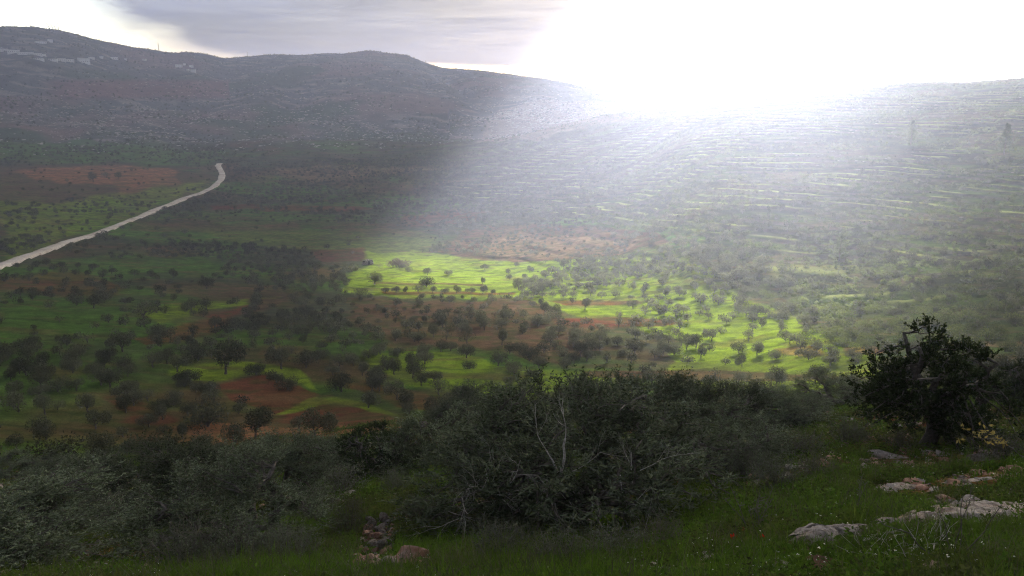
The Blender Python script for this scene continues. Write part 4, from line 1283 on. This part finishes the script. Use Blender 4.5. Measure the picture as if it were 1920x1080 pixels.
for (px, py, r_, wp, hp, pi_, rot, lab) in NEAR:
    g_ = ground_at(px, min(py, 1076))
    if py > 1076 or g_ is None or abs(np.hypot(g_[0], g_[1]) / r_ - 1) > .35:
        g_ = at_range(px, min(py, 1076), r_)
    d = np.linalg.norm(g_)
    w_, h_ = wp * d / F_PX, hp * d / F_PX * 1.08
    src = P_OAK if pi_ == 4 else P_NEAR[pi_]
    rh_ = np.hypot(g_[0], g_[1]); top = rh_ * float(tan_e(np.array(math.atan2(g_[0], g_[1])), min(py, 1300) - hp * (1.0 if py <= 1076 else 1.0)))
    print('near', px, py, 'r %.1f z %.1f top %.1f h %.2f was %.2f' % (rh_, g_[2], top, top - g_[2], h_)); h_ = max(1.2, top - g_[2])
    co = np.array([0.0] * (len(src[3].vertices) * 3)); src[3].vertices.foreach_get('co', co); co = co.reshape(-1, 3)
    sx = w_ / (np.percentile(co[:, 0], 99) - np.percentile(co[:, 0], 1)); sz = h_ / np.percentile(co[:, 2], 99.8)
    nm = 'evergreen_tree' if pi_ == 4 else 'olive_tree'
    e = bpy.data.objects.new(nm, None); COL.objects.link(e); e.location = tuple(g_ + np.array([0, 0, -.05])); e.rotation_euler = (0, 0, rot); e.scale = (sx, sx, sz)
    e['label'], e['category'], e['group'] = lab, 'evergreen tree' if pi_ == 4 else 'olive tree', 'trees of the near slope'
    for pn, mm in zip(('trunk', 'branches', 'twigs', 'foliage'), src):
        link(pn, mm, parent=e)
    NEARXY.append((g_[0], g_[1], w_ / 2))
    if 'dead fork' in lab: FORK = e

def branchy(g, p, d, L, r, depth, rg, spread=.55, up=.25):
    k = 5
    pts = [p]
    for i in range(k):
        d = unit(d + rg.normal(size=3) * .10 + np.array([0, 0, up * .1])); pts.append(pts[-1] + d * L / k)
    tube(g, pts, np.linspace(r, r * .55, k + 1), 5 if depth > 1 else 3)
    if depth > 0:
        for j in range(3 if depth > 1 else 4):
            i = 2 + int(rg.integers(0, k - 1))
            branchy(g, pts[min(i, k)], unit(d + rg.normal(size=3) * spread), L * (.5 + .25 * rg.random()), r * .5, depth - 1, rg, spread, up)
# bleached fork standing out of the big olive and the drooping dead twigs at its front
FORK.rotation_euler = (0, 0, 0.0)
sx, _, sz = FORK.scale
inv = lambda v: (v[0] / sx, v[1] / sx, v[2] / sz)
def local_at(px, py, back):     # point in the tree's own space that is seen at a pixel, nearer to us than the tree's middle by `back` metres
    o = np.array(FORK.location); dist = np.hypot(o[0], o[1]) - back
    a = float(az_of(px, py)); e_ = math.tan(0) if False else float(tan_e(np.array(a), py))
    return np.array([dist * math.sin(a), dist * math.cos(a), dist * e_]) - o
rgd = np.random.default_rng(720)
g = Geo()
lo = local_at(1048, 920, 1.9)
f0 = local_at(1056, 862, 1.9)
tube(g, [inv(local_at(1035, 950, 1.5)), inv(lo), inv(f0 * .5 + lo * .5)], [.030, .026, .022], 6)
for (bx, by, rr_) in ((1060, 822, .022), (1025, 845, .016), (1082, 880, .014)):
    tip = local_at(bx, by, 1.9)
    st = lo * .6 + f0 * .4
    p_ = bent(st, tip, rgd, 6, .06); tube(g, [inv(q_) for q_ in p_], np.linspace(rr_, rr_ * .5, 6), 6)
    gg = Geo(); branchy(gg, tip, unit(tip - st), .55, rr_ * .5, 2, rgd, .5, .4)
    for vv, qq, tt in [(np.vstack(gg.v), np.vstack(gg.q), np.vstack(gg.t))]:
        g.add(vv / np.array([sx, sx, sz]), qq, tt)
link('dead_fork', g.mesh('dead_fork'), M_DEAD, FORK)
for k in range(26):
    g = Geo()
    px, py = (rgd.uniform(830, 960), rgd.uniform(900, 990)) if k < 14 else (rgd.uniform(1010, 1080), rgd.uniform(930, 1000)) if k < 20 else (rgd.uniform(1150, 1290), rgd.uniform(880, 960))
    st = local_at(px, py, 2.0 + .5 * rgd.random())
    gg = Geo(); branchy(gg, st, unit(rgd.normal(size=3) + np.array([0, -.5, -.1])), .55, .007, 2, rgd, .6, 0)
    g.add(np.vstack(gg.v) / np.array([sx, sx, sz]), np.vstack(gg.q), np.vstack(gg.t))
    link('dead_twig', g.mesh('dead_twig'), M_DEAD, FORK)

# ------------------------------------------------------------------ near slope: shrubs
SHR = [twig_bush(730 + i, 1.5, 1.0 + .1 * i, 70, 9) for i in range(4)]
for k, (a_, b_) in enumerate(SHR): a_.materials.append(M_TWIG); b_.materials.append(M_DRYLEAF if k < 2 else M_OLIVE)
SHRUBS = [(655,1010,95,75,0,'bare brownish shrub hugging the stone heap'),(640,930,110,50,2,'dark low shrub over the stony bank'),(590,985,120,55,3,'wide dark shrub above the grass patch beside the stone heap'),
 (745,925,80,40,2,'leafy low shrub under the compact evergreen'),(1590,835,90,40,3,'grey-green shrub at the top of the grass slope'),(1500,860,110,45,2,'dark shrub at the end of the spreading grey olive'),
 (1530,900,90,35,1,'brown thorny shrub on the grass slope'),(1690,845,80,32,0,'grey thorny shrub under the tallest evergreen'),(1790,835,90,35,1,'brown shrub where the tallest evergreen meets the orange bank'),
 (1460,925,110,55,3,'shrub of grey shoots beside the dry stalks'),(1880,860,100,40,0,'thin brown shrub near the cut edge of the orange bank'),(1230,1040,110,60,1,'dry shrub under the spreading grey olive'),
 (800,985,130,60,0,'tangle of dry grey twigs at the foot of the big forked olive'),(190,1000,120,60,2,'dark shrub over the small stone pile in the corner thicket'),(560,880,110,45,3,'shrub on the rim between the dark olives'),
 (1640,760,120,40,2,'low shrub behind the tallest evergreen'),(1400,900,110,60,2,'shrub in the shade of the spreading grey olive'),(940,1010,150,60,1,'dry thorn tangle in front of the big forked olive'),(1150,1062,140,60,2,'dark shrub below the big forked olive'),
 (40,1072,190,80,2,'dark leafy shrub in the bottom corner of the view'),(345,1074,150,70,3,'leafy shrub under the shaggy olive beside the orange bank'),(450,1072,170,80,2,'broad dark shrub under the shaggy olive'),(555,1066,120,60,3,'shrub where the dark thicket meets the bottom grass'),
 (940,1068,150,70,2,'dark shrub at the foot of the big forked olive'),(1045,1074,150,60,3,'low shrub right under the big forked olive'),
 (660,870,90,35,1,'brown shrub above the compact evergreen')]
for i, (px, py, wp, hp, k, lab) in enumerate(SHRUBS):
    g_ = ground_at(px, py); d = np.linalg.norm(g_)
    e = bpy.data.objects.new('shrub', None); COL.objects.link(e); e.location = tuple(g_); e.rotation_euler = (0, 0, i * .9)
    s = wp * d / F_PX / 1.5; e.scale = (s, s, hp * d / F_PX / 1.0)
    e['label'], e['category'], e['group'] = lab, 'shrub', 'shrubs of the near slope'
    link('stems', SHR[k][0], parent=e); link('foliage', SHR[k][1], parent=e)

# ------------------------------------------------------------------ rocks
def put_rock(px, py, wp, hp, seed, mat, lab, name='rock', sub=4, depth=.7, sink=.3, turn=0.0, facets=9, rough=.1, cat='rock', group='rocks on the near slope'):
    g_ = ground_at(px, py); d = np.linalg.norm(g_)
    w_, h_ = wp * d / F_PX, hp * d / F_PX
    mm = rock_mesh(seed, sub, (w_ / 1.7, w_ / 1.7 * depth, h_ / 1.3), facets, rough, name)
    o = link(name, mm, mat, label=lab, cat=cat, group=group)
    o.location = (g_[0], g_[1], g_[2] + h_ * (.35 - sink)); o.rotation_euler = (0, 0, turn - math.atan2(g_[0], g_[1]))
    return o
put_rock(690,1072,70,48,801,M_ROCKR,'earth-red rounded boulder at the very bottom below the stone heap','boulder')
put_rock(765,1058,75,42,802,M_ROCKR,'long red-brown boulder with a white lichen end below the stone heap','boulder', turn=.2)
put_rock(728,1070,44,30,803,M_ROCK,'dark wedge of rock between the two red boulders','boulder', turn=.9)
put_rock(1540,1066,56,34,804,M_ROCKR,'brown boulder in the grass beside the dead brush','boulder')
put_rock(1585,842,14,18,805,M_ROCK,'small upright pale stone below the tallest evergreen','stone', sub=3)
put_rock(1500,802,24,12,806,M_ROCK,'small grey-violet rock at the top of the grass slope','stone', sub=3)
put_rock(1668,859,60,14,807,M_ROCK,'row of low white stone over the red earth below the evergreen','rock', depth=.35)
put_rock(1855,862,56,14,808,M_ROCK,'slanting white slab rock near the cut edge','rock', depth=.35, turn=.2)
put_rock(1590,925,50,12,812,M_ROCKR,'flat red stone at the lower end of the orange earth','rock', depth=.5)
put_rock(1750,948,34,12,813,M_ROCK,'low pale stone first of three above the long ledge','rock', sub=3)
put_rock(1790,946,24,9,814,M_ROCK,'smallest pale stone above the long ledge','rock', sub=3)
put_rock(1828,944,44,13,815,M_ROCK,'pale stone above the long ledge touching its upper end','rock', sub=3)
put_rock(1238,1032,36,18,816,M_ROCKR,'brown stone in shade under the spreading olive','stone', sub=3)
put_rock(652,935,42,16,817,M_ROCK,'lichened white rock among the shrubs above the stone heap','rock', turn=.6)
put_rock(632,950,34,18,818,M_ROCK,'smaller pale rock below the lichened one','rock', sub=3)
put_rock(830,942,16,14,819,M_ROCK,'single block on the earth bank beyond the stone heap','stone', sub=3)
# the long ledge: one outcrop of several worn swells
e = bpy.data.objects.new('rock_ledge', None); COL.objects.link(e); g_ = ground_at(1640, 985); e.location = tuple(g_)
e['label'], e['category'] = 'long worn limestone ledge running up through the grass to the cut edge', 'rock ledge'
LEDGE0 = g_.copy()
def ledge(name, pxs, wpx, hp, mat, seed, n=120):
    pts = np.array([ground_at(*p) for p in pxs])
    t = np.linspace(0, 1, len(pts)); tt = np.linspace(0, 1, n)
    c = np.stack([np.interp(tt, t, pts[:, k]) for k in range(2)], -1)
    d = np.linalg.norm(pts[len(pts) // 2]); w_, h_ = wpx * d / F_PX, hp * d / F_PX
    tg = np.gradient(c, axis=0); tg /= np.linalg.norm(tg, axis=1)[:, None]; nn = np.stack([-tg[:, 1], tg[:, 0]], -1)
    m_ = 34
    sv = np.linspace(-1, 1, m_)
    env = np.sin(np.pi * np.clip(tt, .004, .996)) ** .35
    vv = []
    for j, s_ in enumerate(sv):
        wid = w_ * env * (1 + .35 * fbm(tt * 7 + seed, tt * 0 + j * .02, 3, seed))
        p = c + nn * (s_ * wid)[:, None]
        prof_ = (1 - abs(s_) ** 3.0) * h_ * env * (1 + .5 * fbm(p[:, 0] * 2.2, p[:, 1] * 2.2, 4, seed + 2)) + .16 * h_ * fbm(p[:, 0] * 11, p[:, 1] * 11, 4, seed + 4) - .22 * h_ * (np.abs(fbm(p[:, 0] * 1.9 + 9, p[:, 1] * 3.9, 2, seed + 7)) < .06)
        vv.append(np.stack([p[:, 0], p[:, 1], H(p[:, 0], p[:, 1]) - .06 + prof_ - .12 * (abs(s_) > .99)], -1))
    vv = np.stack(vv, 1)
    ii = np.arange(n * m_).reshape(n, m_); qq = np.stack([ii[:-1, :-1], ii[:-1, 1:], ii[1:, 1:], ii[1:, :-1]], -1).reshape(-1, 4)[:, ::-1]
    o = link(name, mesh_np(name, vv.reshape(-1, 3) - LEDGE0, qq), mat, e)
    return o
ledge('swell', [(1462,1035),(1500,1030),(1545,1013),(1590,1003),(1640,997)], 58, 36, M_ROCK, 841)
ledge('swell', [(1625,995),(1680,988),(1730,987),(1790,988)], 55, 36, M_ROCKP, 842)
ledge('slab', [(1765,990),(1820,980),(1880,968),(1960,952)], 105, 30, M_ROCKP, 843)

for pxs, wp_, hp_, mt_, sd_, lab in (([(1630,918),(1665,913),(1705,912),(1745,916)], 34, 9, M_ROCKP, 851, 'pale flat rock sheet in the orange earth'),
    ([(1755,908),(1800,903),(1845,898),(1880,893)], 22, 7, M_ROCKP, 852, 'thin pale rock sheet uphill from the larger flat sheet'),
    ([(1800,892),(1840,889),(1900,888)], 20, 7, M_ROCKR, 853, 'brown rock sheet above the thin pale one at the orange earth')):
    g_ = ground_at(*pxs[1])
    o = ledge('rock_sheet', pxs, wp_, hp_, mt_, sd_, 80); o.parent = None; o.location = tuple(g_)
    o.data.transform(Matrix.Translation(Vector(tuple(LEDGE0 - g_))))
    o['label'], o['category'], o['group'] = lab, 'rock', 'rocks on the near slope'
# stone heap: remains of a dry wall
def heap(name, centre, poly, n, size, lab, mats, seed):
    g0 = ground_at(*centre)
    e = bpy.data.objects.new(name, None); COL.objects.link(e); e.location = tuple(g0)
    e['label'], e['category'] = lab, 'stone heap'
    rg = np.random.default_rng(seed)
    st = [rock_mesh(seed + i, 2, (1.1, .75, .55), 16, .22, 'heap_stone') for i in range(7)]
    for i, s_ in enumerate(st): s_.materials.append(mats[i % len(mats)])
    xs, ys = [p[0] for p in poly], [p[1] for p in poly]
    placed = []
    tries = 0
    while len(placed) < n and tries < n * 60:
        tries += 1
        px, py = rg.uniform(min(xs), max(xs)), rg.uniform(min(ys), max(ys))
        if not in_poly(np.array([px]), np.array([py]), poly)[0]: continue
        g_ = ground_at(px, py); d = np.linalg.norm(g_); s = size * (.55 + .75 * rg.random()) * d / F_PX / 2
        lift = 0
        for (q_, sq) in placed:
            dd_ = np.hypot(*(q_[:2] - g_[:2]))
            if dd_ < (s + sq) * .80: lift = max(lift, q_[2] + sq * .75 - g_[2])
        if lift > 1.1 * s: continue
        p = g_ + np.array([0, 0, lift + s * .15]); placed.append((p, s))
        o = link('stone', st[int(rg.integers(7))], parent=e); o.location = tuple(p - g0); o.scale = (s, s, s)
        o.rotation_euler = (rg.normal() * .3, rg.normal() * .3, rg.random() * 6.28)
heap('stone_heap', (705,1000), [(692,978),(735,978),(742,1000),(738,1030),(700,1045),(672,1040),(676,1015)], 62, 21, 'tumbled dry-stone wall end of red and grey stones in the grass', [M_ROCK, M_ROCKR, M_ROCK, M_ROCKR, M_ROCKP], 860)
heap('stone_heap', (178,1030), [(150,1020),(200,1014),(208,1030),(160,1040)], 26, 13, 'low pile of grey stones in the dark corner thicket above the orange bank', [M_ROCK], 880)
heap('stone_heap', (620,842), [(610,838),(648,836),(650,846),(612,848)], 12, 9, 'few pale stones on the bank under the orange strip', [M_ROCK], 890)

# ------------------------------------------------------------------ dead brush, dry stalks, leafy twig, poppies
e = bpy.data.objects.new('dead_brush', None); COL.objects.link(e); g0 = ground_at(1650, 1068); e.location = tuple(g0)
e['label'], e['category'] = 'heap of bleached bare branches lying in the bottom grass', 'dead brush'
rgd = np.random.default_rng(900)
for k in range(30):
    a0, b0 = (rgd.uniform(1560, 1790), rgd.uniform(1030, 1076)), (rgd.uniform(1560, 1790), rgd.uniform(1020, 1076))
    p0, p1 = ground_at(*a0), ground_at(*b0)
    p0, p1 = p0 - g0 + [0, 0, .01 + .03 * rgd.random()], p1 - g0 + [0, 0, .03 + .12 * rgd.random()]
    g = Geo(); pp = bent(p0, p1, rgd, 8, .07, .12 * rgd.random()); tube(g, pp, np.linspace(.009, .003, 8), 5)
    for j in range(3):
        s_ = pp[rgd.integers(2, 7)]; tube(g, bent(s_, s_ + unit(p1 - p0 + rgd.normal(size=3) * .4 + [0, 0, .2]) * .28, rgd, 4, .08), [.004, .003, .002, .001], 3)
    link('branch', g.mesh('dead_branch'), M_DEAD, e)
def stalks(px, py, hp, n, lab, mat, seed, spread=.25, head=True):
    g0 = ground_at(px, py); d = np.linalg.norm(g0); h_ = hp * d / F_PX
    rg = np.random.default_rng(seed)
    e = bpy.data.objects.new('dry_stalks', None); COL.objects.link(e); e.location = tuple(g0); e['label'], e['category'] = lab, 'dry stalks'
    for k in range(n):
        g = Geo(); tip = np.array([rg.normal() * spread * h_, rg.normal() * spread * h_, h_ * (.7 + .4 * rg.random())])
        pp = bent(np.array([rg.normal() * .03, rg.normal() * .03, -.05]), tip, rg, 6, .04, .03); tube(g, pp, np.linspace(.007, .003, 6), 4)
        if head:
            for j in range(7):
                s_ = pp[3] + (pp[-1] - pp[3]) * rg.random(); tube(g, [s_, s_ + np.array([rg.normal() * .03, rg.normal() * .03, .03])], [.004, .006], 3)
        link('stalk', g.mesh('stalk'), mat, e)
stalks(1408,1005,95,9,'clump of tall dry flower stalks between thicket and grass slope', M_TWIG, 910)
stalks(1605,968,70,2,'two thin dry stems standing in the grass above the long ledge', M_TWIG, 911, .08)
stalks(1865,845,70,4,'bare twigs rising from the orange bank near the edge', M_TWIG, 912, .3, False)
stalks(1790,1060,130,5,'long thin grass stems behind the dead brush', M_TWIG, 913, .5, False)
g0 = ground_at(1915, 880); e = bpy.data.objects.new('leafy_branch', None); COL.objects.link(e); e.location = tuple(g0)
e['label'], e['category'] = 'arching thin branch with yellowish leaves reaching in over the orange bank', 'branch'
rgd = np.random.default_rng(920); d = np.linalg.norm(g0); u = d / F_PX
pp = bent(np.array([.3, 0, 0]), np.array([-100 * u, -.5, 72 * u]), rgd, 8, .04, .10)
g = Geo(); tube(g, pp, np.linspace(.014, .004, 8), 5); gl_ = Geo()
for j in range(9):
    s_ = pp[rgd.integers(3, 8)]; e_ = s_ + unit(rgd.normal(size=3) + [-.6, 0, .4]) * .35; tube(g, bent(s_, e_, rgd, 4, .1), [.005, .004, .003, .002], 3)
    leaves(gl_, s_ + (e_ - s_) * rgd.random((9, 1)), rgd.normal(size=(9, 3)), .10, .045, rgd)
link('stem', g.mesh('branch_stem'), M_TWIG, e); link('foliage', gl_.mesh('branch_leaves', False), M_YELLOW, e)

pg, ps = Geo(), Geo()
for k in range(5):
    an = k * 1.257; c_, s_ = math.cos(an), math.sin(an)
    pg.add([(0, 0, .2), (c_*.02 - s_*.02, s_*.02 + c_*.02, .215), (c_*.04, s_*.04, .235), (c_*.02 + s_*.02, s_*.02 - c_*.02, .215)], [(0, 1, 2, 3)])
tube(ps, [(0, 0, -.05), (.01, 0, .1), (0, 0, .2)], [.003, .002, .002], 4)
pm_, sm_ = pg.mesh('poppy_petal', False), ps.mesh('poppy_stem'); pm_.materials.append(M_POPPY); sm_.materials.append(M_GRASS)
for px, py, s, lab in ((1367,1033,1.0,'largest red poppy in the bottom grass'),(1422,1030,.8,'second red poppy, nearer the end of the long ledge'),(1388,1010,.6,'small red poppy beside the dry stalks')):
    g_ = ground_at(px, py); e = bpy.data.objects.new('poppy', None); COL.objects.link(e); e.location = tuple(g_ + np.array([0, 0, .06])); e.scale = (s,) * 3; e.rotation_euler = (.5, 0, 0)
    e['label'], e['category'], e['group'] = lab, 'poppy', 'red poppies'
    link('petals', pm_, parent=e); link('stem', sm_, parent=e)

# ------------------------------------------------------------------ grass and herbs of the near slope
def tuft(seed, n, h, spread, wd):
    rg = np.random.default_rng(seed); g = Geo()
    for k in range(n):
        an = rg.random() * 6.28; b0 = rg.normal(size=2) * spread * .4; hh_ = h * (.5 + .7 * rg.random()); ln = spread * (.4 + rg.random())
        d = np.array([math.cos(an), math.sin(an)]); s = np.array([-d[1], d[0]]) * wd
        v = []
        for t in (0, .55, 1):
            c = np.array([*(b0 + d * ln * t * t), hh_ * t * (1 - .15 * t)]); w_ = 1 - t * .85
            v += [c + np.array([*(s * w_), 0]), c - np.array([*(s * w_), 0])]
        g.add(v, [(0, 1, 3, 2), (2, 3, 5, 4)])
    return g.mesh('tuft', False)
def herb(seed, n, h, r, sz):
    rg = np.random.default_rng(seed); g = Geo()
    c = rg.normal(size=(n, 3)) * [r * .5, r * .5, 0]; c[:, 2] = h * rg.random(n)
    leaves(g, c, rg.normal(size=(n, 3)) * [1, 1, .5], sz * (.6 + .8 * rg.random(n)), sz * .55, rg)
    return g.mesh('herb', False)
tf = [tuft(930 + i, 16, .08 + .02 * i, .07, .0035) for i in range(4)] + [tuft(936, 14, .17, .10, .004)]
hb = [herb(940 + i, 34, .08, .14, .03) for i in range(4)]
def near_pts(N, r0, r1, seed):
    rg = np.random.default_rng(seed)
    a = R(-37) + rg.random(N) * R(74); r = r0 * (r1 / r0) ** (rg.random(N))
    x, y = r * np.sin(a), r * np.cos(a); z = H(x, y)
    px, py, d = project(x, y, z)
    k = in_frame(px, py, d, 40, 60)
    # greenness of the soil below
    i = np.clip(np.searchsorted(RR, r) - 1, 0, len(RR) - 2); j = np.clip(np.searchsorted(AZ, a) - 1, 0, len(AZ) - 2)
    c = base[i, j]
    green = np.clip((c[:, 1] - c[:, 0] * .95) / .035, 0, 1)
    return x[k], y[k], z[k], r[k], green[k], rg
x, y, z, r, gr, rg = near_pts(170000, 5, 60, 950)
BARE = [[(1455,1035),(1550,1000),(1640,986),(1760,978),(1800,970),(1930,930),(1930,990),(1800,998),(1660,1004),(1560,1036)], [(1625,905),(1760,905),(1760,935),(1625,935)], [(1750,893),(1880,890),(1880,915),(1750,918)],
 [(660,1050),(820,1050),(820,1085),(660,1085)], [(668,975),(745,975),(748,1048),(668,1050)], [(1515,1050),(1575,1050),(1575,1085),(1515,1085)], [(1730,940),(1860,935),(1860,960),(1730,960)], [(1630,850),(1700,850),(1700,868),(1630,868)], [(1820,855),(1890,850),(1890,872),(1820,874)]]
def bare(x, y, z, h=.05):
    qx, qy, _q = project(x, y, z + h)
    o_ = np.zeros(len(x), bool)
    for b_ in BARE: o_ |= in_poly(qx, qy, b_)
    return o_
k = (rg.random(len(x)) < .06 + .94 * gr * np.clip(.75 + .9 * fbm(x / 1.6, y / 1.6, 3, 951), .1, 1)) & ~bare(x, y, z)
x, y, z, r = x[k], y[k], z[k], r[k]
size = (.65 + .7 * rg.random(len(x))) * (1 + r / 35) * (1 + .4 * fbm(x / 2.5, y / 2.5, 2, 952))
pk = rg.integers(0, 5, len(x)); pk[(pk == 4) & (rg.random(len(x)) < .6)] = 1
rp_ = rg.random(len(x)); pk[rp_ < .03] = 5; pk[(rp_ > .05) & (rp_ < .13)] = 6
scatter('grass', np.stack([x, y, z], -1), rg.random(len(x)) * 6.28, size, pk, [[(t_, M_GRASS)] for t_ in tf] + [[(tuft(937, 9, .26, .16, .003), M_DRYLEAF)], [(herb(938, 16, .10, .12, .055), M_HERB)]])
print('tufts', len(x))
x, y, z, r, gr, rg = near_pts(70000, 5, 85, 955)
k = (rg.random(len(x)) < .12 + .6 * sstep(-.2, .4, fbm(x / 3, y / 3, 3, 956))) & ~bare(x, y, z)
x, y, z, r = x[k], y[k], z[k], r[k]
scatter('ground_cover', np.stack([x, y, z], -1), rg.random(len(x)) * 6.28, (.7 + .8 * rg.random(len(x))) * (1 + r / 30), rg.integers(0, 4, len(x)), [[(t_, M_HERB)] for t_ in hb[:2]] + [[(t_, M_SCRUB)] for t_ in hb[2:]])
fl = [herb(960, 4, .12, .12, .015)]
x, y, z, r, gr, rg = near_pts(1300, 6, 30, 961)
scatter('white_wildflowers', np.stack([x, y, z + .08], -1), rg.random(len(x)) * 6.28, .7 + .6 * rg.random(len(x)), np.zeros(len(x)), [[(fl[0], M_WHITE)]])
pb = [rock_mesh(970 + i, 1, (.10, .08, .05), 4, .2, 'pebble') for i in range(4)]
x, y, z, r, gr, rg = near_pts(9000, 6, 70, 971)
k = rg.random(len(x)) < .12 + .6 * (1 - gr)
x, y, z, r = x[k], y[k], z[k], r[k]
scatter('pebbles', np.stack([x, y, z + .02], -1), rg.random(len(x)) * 6.28, (.4 + 1.4 * rg.random(len(x)) ** 3) * (1 + r / 50), rg.integers(0, 4, len(x)), [[(t_, M_ROCKR if i % 2 else M_ROCK)] for i, t_ in enumerate(pb)])


# ------------------------------------------------------------------ haze
hz_top = 205.0
B = 6600.0
hv = [(-B, -B, -140), (B, -B, -140), (B, B, -140), (-B, B, -140), (-B, -B, hz_top), (B, -B, hz_top), (B, B, hz_top), (-B, B, hz_top)]
hq = [(0, 3, 2, 1), (4, 5, 6, 7), (0, 1, 5, 4), (1, 2, 6, 5), (2, 3, 7, 6), (3, 0, 4, 7)]
hme = mesh_np('haze', hv, hq, smooth=False)
m, n, l, out = mat_new('haze_air')
pv = n.new('ShaderNodeVolumePrincipled')
pv.inputs['Color'].default_value = (.66, .73, 1.0, 1)
pv.inputs['Density'].default_value = HAZE_DENSITY
pv.inputs['Anisotropy'].default_value = HAZE_G
l.new(pv.outputs[0], out.inputs['Volume'])
link('haze', hme, m, kind='stuff')
